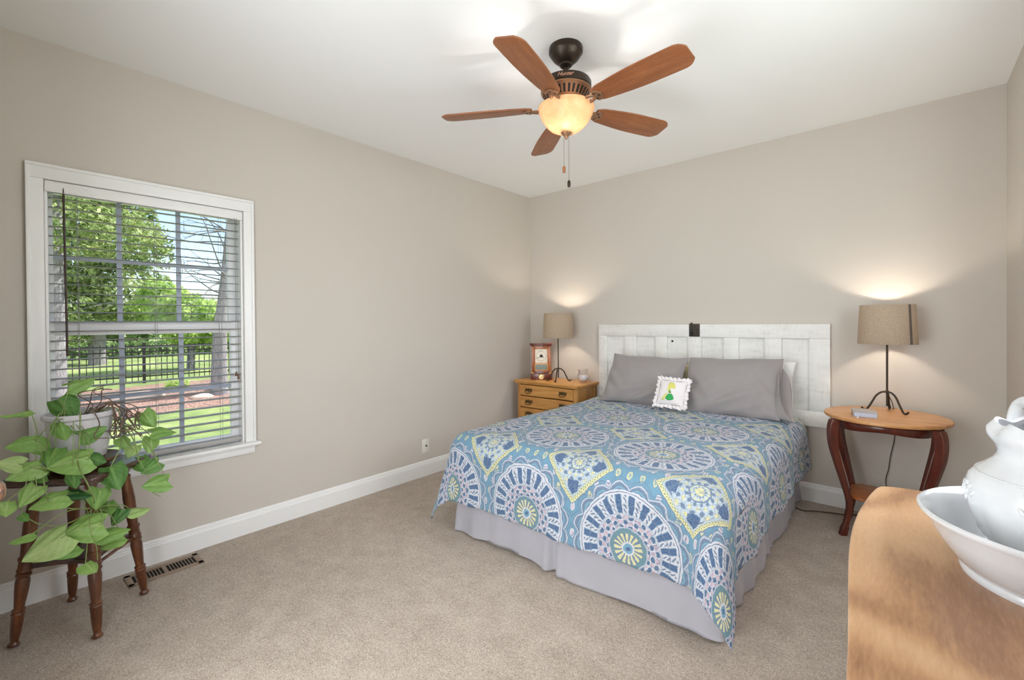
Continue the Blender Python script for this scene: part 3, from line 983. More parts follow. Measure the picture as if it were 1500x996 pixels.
for z0, z1 in ((0.088, 0.100), (0.164, 0.176), (0.318, 0.330)):
    mb.box((-0.074, -0.047, z0), (0.074, -0.036, z1), 0.002)
for x in (-0.074, 0.062):
    mb.box((x, -0.047, 0.088), (x + 0.012, -0.036, 0.33), 0.002)
dr = mb.build('door', M_cherry, ck, smooth=40)
mb = MB().box((-0.064, -0.0478, 0.1), (0.064, -0.043, 0.104)).box((-0.064, -0.0478, 0.162), (0.064, -0.043, 0.170)).box((-0.066, -0.0478, 0.1), (-0.062, -0.043, 0.17)).box((0.062, -0.0478, 0.1), (0.066, -0.043, 0.17))
mb.build('gilt_border', M_gilt, dr)
MB().lathe([(0, 0), (0.004, 0.001), (0.005, 0.006), (0, 0.009)], 10, T(-0.068, -0.047, 0.20) @ RX(PI / 2)).build('knob', M_gilt, dr, smooth=60)
dl = MB().box((-0.064, -0.039, 0.174), (0.064, -0.036, 0.320)).build('dial', M_dial, ck)
M_tab = pmat('painted_glass_tablet', lin(76, 82, 48), 0.15, var=0.45, vscale=45)
MB().box((-0.064, -0.040, 0.100), (0.064, -0.037, 0.166)).build('tablet', M_tab, ck)
mb = MB().lathe([(0.0, 0), (0.017, 0.0), (0.017, 0.001), (0, 0.0012)], 20, T(0, -0.0392, 0.247) @ RX(PI / 2)); mb.build('dial_boss', M_ink, dl)
mb = MB()
for ang, ln, wd in ((R(118), 0.034, 0.0022), (R(-122), 0.046, 0.0018)):
    M_ = T(0, -0.0408, 0.247) @ RY(ang)
    mb.box((-wd, -0.0005, -0.008), (wd, 0.0005, ln), 0, M_)
    mb.lathe([(0.0, 0), (0.005, 0.0), (0.005, 0.0006), (0, 0.0007)], 10, M_ @ T(0, -0.0002, ln * 0.75) @ RX(PI / 2))
mb.build('hands', M_ink, dl)
def text_obj(name, body, size, mat, parent, M, shear=0.0, extrude=0.0003, align='CENTER'):
    c = bpy.data.curves.new(name, 'FONT')
    c.body = body; c.size = size; c.shear = shear; c.extrude = extrude
    c.align_x = align; c.align_y = 'CENTER'
    c.materials.append(mat)
    tmp = bpy.data.objects.new(name + '_outline', c)
    COL.objects.link(tmp)
    me = bpy.data.meshes.new_from_object(tmp.evaluated_get(bpy.context.evaluated_depsgraph_get()))
    bpy.data.objects.remove(tmp)
    o = bpy.data.objects.new(name, me)
    COL.objects.link(o)
    o.parent = parent
    o.matrix_local = M
    return o
for k, s_ in enumerate(('XII', 'I', 'II', 'III', 'IIII', 'V', 'VI', 'VII', 'VIII', 'IX', 'X', 'XI')):
    a = R(90 - 30 * k)
    text_obj('numeral', s_, 0.017, M_ink, dl, T(0.050 * math.cos(a), -0.0396, 0.247 + 0.050 * math.sin(a)) @ RX(PI / 2) @ RZ(a - PI / 2))
for sx in (-1, 1):
    MB().box((sx * 0.094 - 0.016, -0.056, 0.064), (sx * 0.094 + 0.016, -0.02, 0.076), 0.003).build('column_foot', M_gilt, ck, smooth=40)
mb = MB().lathe([(0.010, 0.0), (0.030, 0.0), (0.030, 0.003), (0.026, 0.005), (0.022, 0.003), (0.018, 0.002), (0.012, 0.004), (0.0, 0.004)], 28, T(0, -0.053, 0.034) @ RX(PI / 2))
mb.build('rosette', pmat('pale_brass', lin(206, 180, 130), 0.3, 0.8), ck, smooth=50)

# ------------------------------------------------------------------ table lamps
M_lampiron = pmat('bronze_iron', lin(70, 60, 50), 0.5, 0.7, var=0.15, vscale=30)
def shade_mat():
    m, nt, bs = new_mat('taupe_linen_shade')
    E.nt = nt
    wv = tex_noise(nt, 60, 2, 0.6, stretch=(1, 1, 9)); wv2 = tex_noise(nt, 60, 2, 0.6, stretch=(9, 9, 1))
    c = ramp(nt, (E(wv) * 0.5 + E(wv2) * 0.5).s, [(0.35, lin(172, 156, 136)), (0.65, lin(208, 192, 170))])
    nt.links.new(c, bs.inputs['Base Color'])
    bs.inputs['Roughness'].default_value = 0.9
    tl = nt.nodes.new('ShaderNodeBsdfTranslucent'); nt.links.new(c, tl.inputs[0])
    mx = nt.nodes.new('ShaderNodeMixShader'); mx.inputs[0].default_value = 0.30
    nt.links.new(bs.outputs[0], mx.inputs[1]); nt.links.new(tl.outputs[0], mx.inputs[2])
    nt.links.new(mx.outputs[0], nt.nodes['Material Output'].inputs[0])
    return m
M_shade = shade_mat()
M_stripe = fabric('dark_shade_stripe', lin(92, 82, 72))
M_bulb_mat = None
def bulb_mat():
    m, nt, bs = new_mat('lit_bulb')
    bs.inputs['Base Color'].default_value = (1, 0.95, 0.85, 1)
    bs.inputs['Emission Color'].default_value = (1, 0.85, 0.65, 1)
    bs.inputs['Emission Strength'].default_value = 6.0
    return m
M_bulb = bulb_mat()
def table_lamp(label, x, y, z0, feet, stripe_angle=None):
    lp = thing('table_lamp', label, 'lamp', (x, y, z0))
    hub = 0.128
    MB().tube([(0, 0, 0.035), (0, 0, 0.30), (0, 0, 0.52)], [0.0062] * 3, 10).lathe([(0.006, 0), (0.0085, 0.002), (0.0085, 0.02), (0.006, 0.024)], 12, T(0, 0, hub - 0.012)).build('pole', M_lampiron, lp, smooth=60)
    for a in feet:
        c, s = math.cos(R(a)), math.sin(R(a))
        prof = [(0.0, hub), (0.028, hub - 0.004), (0.055, hub - 0.028), (0.075, 0.060), (0.092, 0.026), (0.104, 0.008), (0.118, 0.007), (0.132, 0.019)]
        MB().tube(spline([(r_ * c, r_ * s, z) for r_, z in prof], 5), 0.0062, 8).build('leg', M_lampiron, lp, smooth=60)
    # drum shade, open at both ends
    zb, zt_, rb, rt_ = 0.437, 0.688, 0.152, 0.140
    prof = [(rb, zb), (rb + 0.0015, zb + 0.003), (rt_ + 0.0015, zt_ - 0.003), (rt_, zt_), (rt_ - 0.0018, zt_ - 0.003), (rb - 0.0018, zb + 0.003), (rb, zb)]
    sh = MB().lathe(prof, 64, caps=False).build('lamp_shade', M_shade, lp, smooth=50)
    for zz, rr in ((zb + 0.004, rb), (zt_ - 0.012, rt_)):
        mb = MB()
        mb.tube([((rr - 0.003) * math.cos(2 * PI * k / 48), (rr - 0.003) * math.sin(2 * PI * k / 48), zz) for k in range(49)], 0.0016, 6)
        if zz < zt_ - 0.1:
            mb.build('lower_ring', M_lampiron, sh)
    for k in range(3):
        a = R(20 + 120 * k)
        mb.tube([((rt_ - 0.003) * math.cos(a), (rt_ - 0.003) * math.sin(a), zt_ - 0.012), (0.012 * math.cos(a), 0.012 * math.sin(a), zt_ - 0.03)], 0.0016, 6)
    mb.tube([(0, 0, 0.66), (0, 0, zt_ + 0.004)], 0.003, 6)
    mb.build('shade_ring', M_lampiron, sh)
    if stripe_angle is not None:
        mb = MB()
        def st(u, v):
            a = R(stripe_angle + 7.0 * (u - 0.5))
            rr = rb + (rt_ - rb) * v + 0.0026
            return (rr * math.cos(a), rr * math.sin(a), zb + 0.002 + (zt_ - zb - 0.004) * v)
        so_ = mb.grid(st, 5, 2).build('stripe', M_stripe, sh, smooth=60, fix=False); so_['label'] = 'dark vertical stripe'
    MB().lathe([(0.014, 0.51), (0.017, 0.515), (0.017, 0.555), (0.012, 0.56)], 16).build('socket', M_lampiron, lp, smooth=50)
    MB().lathe([(0.010, 0.56), (0.013, 0.575), (0.024, 0.60), (0.028, 0.62), (0.022, 0.642), (0.0, 0.652)], 20).build('bulb', M_bulb, lp, smooth=60)
    light('lamp_light', 'POINT', (0, 0, 0.607), LAMP_W, LAMP_C, lp, shadow_soft_size=0.032)
    return lp
L1 = table_lamp('iron tripod table lamp with a taupe shade on the oak chest beside the clock', 0.552, -0.245, CZ, (200, 290, 35))
L2 = table_lamp('iron tripod table lamp with a striped taupe shade on the oval table', 3.108, -0.205, 0.752, (188, 322, 85), -40)
# lamp cord of the right lamp: over the back edge of the table and down the wall
MB().tube(spline([(0.004, 0.012, 0.11), (0.022, 0.05, 0.06), (0.03, 0.10, 0.008), (0.028, 0.15, 0.006), (0.028, 0.178, 0.003), (0.030, 0.186, -0.03), (0.034, 0.184, -0.19), (0.012, 0.186, -0.33), (0.002, 0.184, -0.42), (-0.012, 0.184, -0.50), (0.005, 0.170, -0.62), (0.03, 0.160, -0.70), (0.034, 0.15, -0.7455)], 6), 0.0028, 6).build('power_cord', pmat('brown_cord', lin(70, 58, 48), 0.6), L2, smooth=60)

# ------------------------------------------------------------------ glass jar on the chest
def real_glass():
    m, nt, bs = new_mat('clear_glass')
    nt.nodes.remove(bs)
    tr = nt.nodes.new('ShaderNodeBsdfTransparent'); tr.inputs[0].default_value = (0.97, 0.97, 0.98, 1)
    gl = nt.nodes.new('ShaderNodeBsdfGlossy'); gl.inputs['Roughness'].default_value = 0.03
    fr = nt.nodes.new('ShaderNodeLayerWeight'); fr.inputs[0].default_value = 0.22
    mx = nt.nodes.new('ShaderNodeMixShader')
    nt.links.new(fr.outputs['Facing'], mx.inputs[0]); nt.links.new(tr.outputs[0], mx.inputs[1]); nt.links.new(gl.outputs[0], mx.inputs[2])
    nt.links.new(mx.outputs[0], nt.nodes['Material Output'].inputs[0])
    return m
M_glass = real_glass()
jr = thing('glass_jar', 'round clear glass jar half filled with pale lilac wax on the oak chest', 'jar', (0.805, -0.185, CZ))
MB().lathe([(0.0, 0.001), (0.032, 0.0), (0.036, 0.006), (0.034, 0.014), (0.050, 0.032), (0.057, 0.055), (0.052, 0.078), (0.043, 0.096), (0.043, 0.112), (0.050, 0.132), (0.0485, 0.132), (0.0415, 0.112), (0.0415, 0.096), (0.050, 0.078), (0.0545, 0.055), (0.048, 0.033), (0.031, 0.016), (0.0, 0.012)], 36).build('jar_glass', M_glass, jr, smooth=60)
MB().lathe([(0.0, 0.014), (0.030, 0.018), (0.047, 0.035), (0.0535, 0.055), (0.051, 0.068), (0.0, 0.066)], 32).build('wax', pmat('lilac_wax', lin(232, 230, 236), 0.5, var=0.15, vscale=40), jr, smooth=60)

# ------------------------------------------------------------------ oval table by the right wall
M_cherryt = wood('table_top_cherry', lin(164, 108, 60), lin(198, 142, 88), lin(218, 168, 114), (1.2, 12, 12), 2.4, 0.4, 0.2)
M_redwood = wood('dark_red_wood', lin(56, 18, 10), lin(92, 36, 20), lin(124, 58, 34), (10, 10, 1.2), 3, 0.32, 0.35)
M_shelf = wood('shelf_wood', lin(120, 60, 22), lin(166, 94, 44), lin(196, 124, 66), (1.2, 12, 12), 2.4, 0.35, 0.3)
TZ = 0.752
tb = thing('oval_table', 'oval wooden side table with curved dark legs beside the headboard', 'table', (3.100, -0.345, 0))
tx, ty = 3.100, -0.345
ell = lambda a, b, n=72: [(a * math.cos(2 * PI * k / n), b * math.sin(2 * PI * k / n)) for k in range(n)]
mb = MB().prism(ell(0.312, 0.318), TZ - 0.022, TZ, bev=0.007)
mb.build('tabletop', M_cherryt, tb, smooth=45)
mb = MB()
def apr(u, v):
    a = 2 * PI * u
    rr = (0.252, 0.258)
    lo = TZ - 0.068 - 0.016 * abs(math.sin(2 * a)) ** 2
    z = lo + (TZ - 0.021 - lo) * v
    return (rr[0] * math.cos(a), rr[1] * math.sin(a), z)
ao = mb.grid(apr, 96, 3, closeu=True).build('apron', M_redwood, tb, smooth=60, fix=False)
so = ao.modifiers.new('thickness', 'SOLIDIFY'); so.thickness = 0.02; so.offset = -1
LEGP = [(-0.235, 0.724), (-0.246, 0.68), (-0.249, 0.62), (-0.243, 0.55), (-0.224, 0.46), (-0.196, 0.34), (-0.176, 0.25), (-0.168, 0.19), (-0.174, 0.12), (-0.190, 0.05), (-0.200, 0.0)]
def cab_leg(sx, sy):
    pts = []
    for off, z in LEGP:
        k = (off + 0.168) / 0.08
        pts.append((-off * sx if False else sx * -off * 1.0, 0, z))
    pp = spline([(abs(o) * sx, sy * (0.145 + 0.62 * (abs(o) - 0.168)), z) for o, z in LEGP], 4)
    mb = MB()
    n = len(pp)
    # square section swept down the curve, thicker at the knee
    vs, fs = [], []
    for i, p in enumerate(pp):
        u = 1 - p.z / 0.724
        hw = 0.026 - 0.011 * min(1, u * 1.5) + (0.004 if u > 0.93 else 0)
        d = Vector((sx, sy * 0.62, 0)).normalized()
        e = Vector((-d.y, d.x, 0))
        for a, b in ((1, 1), (-1, 1), (-1, -1), (1, -1)):
            vs.append(p + d * hw * a + e * hw * 0.92 * b)
    for i in range(n - 1):
        for j in range(4):
            k = (j + 1) % 4
            fs.append((i * 4 + j, i * 4 + k, (i + 1) * 4 + k, (i + 1) * 4 + j))
    fs += [(0, 1, 2, 3), tuple((n - 1) * 4 + j for j in range(4))]
    mb.add(vs, fs)
    o = mb.build('leg', M_redwood, tb, smooth=40)
    bv = o.modifiers.new('edge', 'BEVEL'); bv.width = 0.004; bv.segments = 2; bv.limit_method = 'ANGLE'; bv.angle_limit = R(50)
for sx in (-1, 1):
    for sy in (-1, 1):
        cab_leg(sx, sy)
out = []
for k in range(96):
    a = 2 * PI * k / 96
    c, s = math.cos(a), math.sin(a)
    rr = min(0.185 / max(abs(c), 1e-6), 0.165 / max(abs(s), 1e-6), 0.205)
    rr *= 1 - 0.10 * (math.cos(2 * a) ** 2)
    out.append((rr * c, rr * s))
MB().prism(out, 0.232, 0.250, bev=0.003).build('shelf', M_shelf, tb, smooth=45)

# notebook lying on the table
bk = thing('notebook', 'small pale notebook lying at the front of the oval table', 'book', (3.005, -0.445, TZ), R(8))
MB().box((-0.055, -0.075, 0.003), (0.055, 0.075, 0.027), 0.001).build('pages', pmat('page_edges', lin(196, 204, 222), 0.8, var=0.08, vscale=200, stretch=(1, 1, 30)), bk, smooth=40)
mb = MB().box((-0.058, -0.078, 0.0), (0.058, 0.078, 0.003), 0.001).box((-0.058, -0.078, 0.027), (0.058, 0.078, 0.031), 0.001).box((-0.060, -0.078, 0.0), (-0.056, 0.078, 0.031), 0.001)
mb.build('cover', pmat('grey_cover', lin(168, 160, 158), 0.55), bk, smooth=40)
MB().tube(spline([(-0.03, -0.078, 0.018), (-0.035, -0.095, 0.006), (-0.045, -0.115, 0.002), (-0.04, -0.135, 0.002)], 5), 0.002, 6, flat=2.0).build('ribbon', pmat('white_ribbon', lin(226, 224, 226), 0.8), bk)

# extension cord on the carpet
ec = MB().tube(spline([(2.560, -0.245, 0.012), (2.60, -0.235, 0.006), (2.66, -0.255, 0.006), (2.72, -0.215, 0.006), (2.82, -0.175, 0.006), (2.90, -0.150, 0.006), (2.97, -0.085, 0.006), (3.03, -0.075, 0.006), (3.10, -0.085, 0.006)], 6), 0.0042, 6).build('extension_cord', pmat('brown_extension_cord', lin(92, 70, 48), 0.6), smooth=60)
tag(ec, 'thin brown cord lying on the carpet between the bed and the oval table', 'cord')
# ------------------------------------------------------------------ ceiling fan
M_bronze = pmat('dark_bronze', lin(64, 54, 46), 0.38, 0.75, var=0.1)
M_lit_bronze = pmat('lamplit_bronze', lin(150, 112, 84), 0.36, 0.6, var=0.08, vscale=20)  # bronze drawn lighter; bulb glow from below is put into the colour
M_blade = wood('walnut_blade', lin(104, 58, 32), lin(140, 84, 48), lin(164, 104, 64), (1.0, 9, 9), 3.2, 0.42, 0.1)
fan = thing('ceiling_fan', 'five bladed wooden ceiling fan with a lit glass bowl light', 'ceiling fan', (1.885, -2.045, H))
def fz(z):
    return z - H
MB().lathe([(0.0, 0.0), (0.084, 0.0), (0.086, -0.006), (0.086, -0.028), (0.080, -0.034), (0.078, -0.040), (0.066, -0.058), (0.044, -0.078), (0.034, -0.084), (0.032, -0.092), (0.022, -0.100), (0.0, -0.101)], 48).build('canopy', M_bronze, fan, smooth=35)
MB().tube([(0, 0, -0.09), (0, 0, -0.20)], 0.0125, 16).lathe([(0.0125, -0.152), (0.022, -0.158), (0.026, -0.17), (0.03, -0.178)], 24).build('downrod', M_bronze, fan, smooth=50)
MB().lathe([(0.0, fz(2.578)), (0.060, fz(2.580)), (0.110, fz(2.577)), (0.124, fz(2.571)), (0.129, fz(2.562)), (0.129, fz(2.534)), (0.124, fz(2.528)), (0.0, fz(2.526))], 64).build('motor_housing', M_bronze, fan, smooth=35)
mb = MB().lathe([(0.124, fz(2.530)), (0.129, fz(2.527)), (0.129, fz(2.522)), (0.122, fz(2.516)), (0.090, fz(2.470)), (0.080, fz(2.463)), (0.0, fz(2.463))], 64)
vt = mb.build('vent_ring', M_lit_bronze, fan, smooth=35)
M_slot = pmat('dark_slot', lin(30, 26, 24), 0.8)
mb = MB()
for k in range(30):
    a = 2 * PI * k / 30
    p0, p1 = Vector((0.1185, 0, fz(2.5110))), Vector((0.0965, 0, fz(2.4793)))
    d = (p1 - p0).normalized(); nn = Vector((d.z, 0, -d.x)); nn = nn if nn.x > 0 else -nn
    vs = []
    for p in (p0, p1):
        for sy in (-1, 1):
            for o_ in (-0.001, 0.0012):
                vs.append(p + nn * o_ + Vector((0, sy * 0.0058, 0)))
    mb.add(vs, [(0, 1, 3, 2), (4, 6, 7, 5), (0, 4, 5, 1), (2, 3, 7, 6), (1, 5, 7, 3), (0, 2, 6, 4)], RZ(a))
mb.build('vent_slots', M_slot, vt)
MB().lathe([(0.0, fz(2.466)), (0.062, fz(2.466)), (0.066, fz(2.462)), (0.066, fz(2.452)), (0.050, fz(2.446)), (0.042, fz(2.440)), (0.042, fz(2.432)), (0.0, fz(2.432))], 40).build('switch_housing', M_lit_bronze, fan, smooth=35)
# maker's script on the motor
to_cam = math.atan2(-3.985 + 2.045, 3.198 - 1.885)
Ml = RZ(to_cam + PI / 2)
M_logo = pmat('copper_lettering', lin(214, 160, 132), 0.4, 0.3)
lt = text_obj('lettering', 'Hunter', 0.026, M_logo, fan, RZ(to_cam + PI / 2 - 0.03) @ T(0, -0.1315, fz(2.549)) @ RX(PI / 2), 0.45, 0.0008)
BLZ = fz(2.446)
def blade_mesh():
    L0, L1 = 0.175, 0.655
    n = 40
    up_, lo_ = [], []
    for i in range(n + 1):
        t = i / n
        r_ = L0 + (L1 - L0) * t
        wd = 0.050 + 0.024 * math.sin(min(1, t / 0.62) * PI / 2) ** 1.2
        if t > 0.86:
            k = (t - 0.86) / 0.14
            wl = wd * (1 - 0.46 * k ** 3.2)
            wu = wd * (1 - 0.46 * k ** 3.2)
        else:
            wl = wu = wd
        if t < 0.10:
            k = (0.10 - t) / 0.10
            wl *= 1 - 0.30 * k ** 2; wu *= 1 - 0.30 * k ** 2
        up_.append((r_, wu)); lo_.append((r_, -wl))
    return MB().prism(up_ + lo_[::-1], -0.0035, 0.0035, bev=0.002)
proto = None
for k in range(5):
    a = R(-77.0 + 72 * k)
    M_ = RZ(a) @ T(0, 0, BLZ) @ RX(R(-12.5))
    if proto is None:
        proto = blade_mesh().build('blade', M_blade, fan, smooth=40)
        mb = MB()
        mb.tube(spline([(0.060, 0, 0.014), (0.092, 0.012, 0.004), (0.125, 0.018, -0.010), (0.160, 0.016, -0.010), (0.188, 0.0, -0.008)], 5), [0.010] * 21, 8, flat=0.6)
        mb.tube(spline([(0.060, 0, 0.014), (0.092, -0.012, 0.004), (0.125, -0.018, -0.010), (0.160, -0.016, -0.010), (0.188, 0.0, -0.008)], 5), [0.010] * 21, 8, flat=0.6)
        mb.prism([(0.172 + 0.046 * (1 + math.cos(2 * PI * q / 28)) * 0.5 * 1.05, 0.036 * math.sin(2 * PI * q / 28) * (1 - 0.25 * math.cos(2 * PI * q / 28))) for q in range(28)], -0.0115, -0.0035, bev=0.002)
        iron = mb.build('blade_iron', M_lit_bronze, proto, smooth=50)
        mb = MB()
        for (sx, sy) in ((0.205, 0.0), (0.186, 0.018), (0.186, -0.018)):
            mb.lathe([(0, -0.0145), (0.005, -0.0135), (0.006, -0.0115)], 10, T(sx, sy, 0))
        scr = mb.build('screw', M_bronze, proto, smooth=50)
        proto.matrix_local = M_
    else:
        c = proto.copy(); COL.objects.link(c); c.parent = fan; c.matrix_local = M_
        for ch_ in (iron, scr):
            d = ch_.copy(); COL.objects.link(d); d.parent = c
# glass bowl
def bowl_mat():
    m, nt, bs = new_mat('amber_alabaster_glass')
    E.nt = nt
    nz = tex_noise(nt, 9, 4, 0.6, dist=1.5)
    c = ramp(nt, nz, [(0.3, lin(224, 178, 130)), (0.7, lin(238, 200, 158))])
    nt.links.new(c, bs.inputs['Base Color'])
    bs.inputs['Roughness'].default_value = 0.25
    tl = nt.nodes.new('ShaderNodeBsdfTranslucent'); nt.links.new(c, tl.inputs[0])
    mx = nt.nodes.new('ShaderNodeMixShader'); mx.inputs[0].default_value = 0.50
    nt.links.new(bs.outputs[0], mx.inputs[1]); nt.links.new(tl.outputs[0], mx.inputs[2])
    tp = nt.nodes.new('ShaderNodeBsdfTransparent'); tp.inputs[0].default_value = (1.0, 0.96, 0.90, 1)
    m2 = nt.nodes.new('ShaderNodeMixShader'); m2.inputs[0].default_value = 0.30
    nt.links.new(mx.outputs[0], m2.inputs[1]); nt.links.new(tp.outputs[0], m2.inputs[2])
    nt.links.new(m2.outputs[0], nt.nodes['Material Output'].inputs[0])
    return m
pr = [(0.1435, fz(2.443)), (0.1445, fz(2.436)), (0.138, fz(2.418)), (0.127, fz(2.392)), (0.108, fz(2.362)), (0.082, fz(2.337)), (0.050, fz(2.320)), (0.012, fz(2.312))]
inner = [(max(0.012, r_ - 0.004), z + 0.004) for r_, z in pr[::-1]]
MB().lathe(pr + inner[:-1] + [(0.1395, fz(2.443)), (0.1435, fz(2.443))], 64, caps=False).build('glass_bowl', bowl_mat(), fan, smooth=60)
MB().lathe([(0.0, fz(2.330)), (0.028, fz(2.328)), (0.031, fz(2.322)), (0.026, fz(2.310)), (0.014, fz(2.300)), (0.008, fz(2.292)), (0.006, fz(2.284)), (0.0, fz(2.282))], 28).build('finial', M_lit_bronze, fan, smooth=50)
MB().tube([(0, 0, fz(2.44)), (0, 0, fz(2.378))], 0.010, 10).build('stem', M_bronze, fan)
MB().lathe([(0.0, -0.024), (0.014, -0.020), (0.020, -0.006), (0.014, 0.016), (0.010, 0.030), (0.0, 0.034)], 16, T(0, 0, fz(2.350))).build('bulb', M_bulb, fan, smooth=60)
light('fan_light', 'POINT', (0, 0, fz(2.347)), FAN_W, FAN_C, fan, shadow_soft_size=0.021)
M_chain = pmat('chain_metal', lin(120, 104, 84), 0.4, 0.8)
for (dx, dy, z1, nm) in ((-0.012, -0.004, 2.150, 0), (0.008, 0.010, 2.075, 1)):
    mb = MB()
    z = 2.30
    mb.tube([(dx, dy, fz(2.44)), (dx, dy, fz(z1))], 0.0008, 5)
    while z > z1:
        mb.lathe([(0, -0.0018), (0.0018, 0), (0, 0.0018)], 6, T(dx, dy, fz(z)))
        z -= 0.008
    c = mb.build('pull_chain', M_chain, fan)
    MB().lathe([(0.0, 0.0), (0.004, -0.002), (0.008, -0.008), (0.0085, -0.028), (0.0065, -0.036), (0.0, -0.038)], 14, T(dx, dy, fz(z1))).build('pull_weight', M_bronze if nm else M_blade, c, smooth=50)
# ------------------------------------------------------------------ dresser in the foreground
M_dtop = wood('worn_oak_top', lin(146, 100, 64), lin(190, 145, 102), lin(210, 168, 126), (7, 1.1, 7), 2.2, 0.33, 0.22, ring=60.0, bstr=0.04)
M_dside = wood('worn_oak_case', lin(122, 78, 42), lin(168, 114, 66), lin(190, 138, 86), (7, 1.1, 7), 2.2, 0.42, 0.15)
DZ = 0.90
ds = thing('dresser', 'wide light oak dresser with a serpentine top along the right wall', 'dresser', (3.40, -3.15, 0))
edge = [(3.205, -2.408), (3.165, -2.420), (3.143, -2.440), (3.131, -2.500), (3.122, -2.580), (3.114, -2.680), (3.1115, -2.790), (3.115, -2.900), (3.123, -3.020), (3.132, -3.140), (3.139, -3.240), (3.143, -3.340), (3.138, -3.440), (3.124, -3.560), (3.114, -3.680), (3.118, -3.780), (3.135, -3.86), (3.165, -3.880)]
ed = [(p.x, p.y) for p in spline([(x, y, 0) for x, y in edge], 5)]
out = [(x - 3.40, y + 3.15) for x, y in ed] + [(0.238, -0.730), (0.238, 0.742)]
MB().prism(out, DZ - 0.026, DZ, bev=0.006).build('top', M_dtop, ds, smooth=45)
inn = [(x + 0.040 - 3.40, min(max(y, -3.86), -2.43) + 3.15) for x, y in ed] + [(0.236, -0.710), (0.236, 0.720)]
mb = MB().prism(inn, 0.09, DZ - 0.026)
mb.build('case', M_dside, ds, smooth=45)
for (x, y) in ((-0.235, 0.68), (-0.235, -0.67), (0.20, 0.68), (0.20, -0.67)):
    MB().lathe([(0.022, 0.0), (0.026, 0.01), (0.022, 0.03), (0.032, 0.06), (0.034, 0.095)], 20, T(x, y, 0)).build('foot', M_dside, ds, smooth=50)
rows = ((0.64, 0.85), (0.39, 0.62), (0.12, 0.37))
for (z0, z1) in rows:
    fr = [(x + 0.034 - 3.40, y + 3.15) for x, y in ed if -3.82 < y < -2.50]
    bk_ = [(x + 0.016, y) for x, y in fr[::-1]]
    d = MB().prism(fr + bk_, z0, z1, bev=0.004).build('drawer', M_dtop, ds, smooth=45)
    for yy in (-2.80, -3.50):
        xx = min(ed, key=lambda p: abs(p[1] - yy))[0] + 0.034 - 3.40
        mb = MB()
        mb.tube(spline([(xx - 0.002, yy + 3.15 - 0.04, (z0 + z1) / 2), (xx - 0.022, yy + 3.15 - 0.034, (z0 + z1) / 2 - 0.012), (xx - 0.026, yy + 3.15, (z0 + z1) / 2 - 0.02), (xx - 0.022, yy + 3.15 + 0.034, (z0 + z1) / 2 - 0.012), (xx - 0.002, yy + 3.15 + 0.04, (z0 + z1) / 2)], 5), 0.0045, 8)
        mb.build('handle', M_brass, d, smooth=50)

# ------------------------------------------------------------------ wash basin and pitcher
def porcelain():
    m, nt, bs = new_mat('white_ironstone')
    nz = tex_noise(nt, 14, 3)
    nt.links.new(ramp(nt, nz, [(0.3, lin(206, 208, 211)), (0.7, lin(214, 216, 218))]), bs.inputs['Base Color'])
    bs.inputs['Roughness'].default_value = 0.16
    bs.inputs['Coat Weight'].default_value = 0.6
    bs.inputs['Coat Roughness'].default_value = 0.04
    return m
M_porc = porcelain()
PX, PY = 3.402, -2.838
bs_ = thing('wash_basin', 'wide white porcelain wash basin on the oak dresser', 'basin', (PX, PY, DZ))
bs_sc = 1.0
prof = [(0.0, 0.004), (0.118, 0.004), (0.122, 0.0), (0.130, 0.0), (0.132, 0.006), (0.129, 0.012), (0.138, 0.022), (0.154, 0.044), (0.168, 0.068), (0.177, 0.086), (0.184, 0.094), (0.188, 0.099), (0.1885, 0.103), (0.184, 0.105), (0.177, 0.101), (0.166, 0.083), (0.152, 0.058), (0.136, 0.034), (0.115, 0.016), (0.06, 0.011), (0.0, 0.011)]
MB().lathe(prof, 96).build('basin_body', M_porc, bs_, smooth=50)
pt = thing('pitcher', 'white porcelain pitcher with a scalloped rim standing in the wash basin', 'pitcher', (PX, PY, DZ + 0.0115))
PROF = [(0.0, 0.003), (0.055, 0.003), (0.060, 0.0), (0.066, 0.002), (0.068, 0.010), (0.076, 0.020), (0.094, 0.042), (0.110, 0.070), (0.120, 0.100), (0.1245, 0.128), (0.1235, 0.146), (0.119, 0.158), (0.112, 0.166), (0.109, 0.169), (0.098, 0.180), (0.0885, 0.190), (0.0845, 0.199), (0.0845, 0.208), (0.089, 0.218), (0.0945, 0.227), (0.096, 0.232), (0.095, 0.240), (0.088, 0.248), (0.084, 0.253)]
inner = [(0.080, 0.250), (0.088, 0.236), (0.088, 0.226), (0.080, 0.208), (0.080, 0.198), (0.092, 0.182), (0.112, 0.160), (0.119, 0.13), (0.104, 0.07), (0.07, 0.03), (0.0, 0.018)]
SPOUT = R(285)
def pmod(r, z, a, i):
    k = max(0, (z - 0.205) / 0.05)
    outer = i < len(PROF)
    if 0.02 < z < 0.150 and outer:                       # soft flutes on the belly
        r *= 1 + 0.026 * (abs(math.sin(6 * a + 0.3)) - 0.5) * math.sin((z - 0.02) / 0.13 * PI)
    if k > 0:
        r *= 1 + 0.05 * k * math.sin(7 * a) + 0.03 * k * math.sin(3 * a + 1)
        d = (a - SPOUT + PI) % (2 * PI) - PI
        r *= 1 + 0.38 * k * math.exp(-(d / 0.42) ** 2)
        z += 0.0045 * k * math.sin(7 * a + 0.8) + 0.006 * k * math.exp(-(d / 0.5) ** 2)
    return r, z
MB().lathe(PROF + inner, 128, mod=pmod, caps=False).build('pitcher_body', M_porc, pt, smooth=70)
HA = SPOUT + PI
hp = [(0.080, 0.236), (0.085, 0.262), (0.104, 0.276), (0.140, 0.272), (0.163, 0.245), (0.166, 0.205), (0.150, 0.165), (0.125, 0.140), (0.114, 0.132)]
hp = spline([(r_ * math.cos(HA), r_ * math.sin(HA), z) for r_, z in hp], 6)
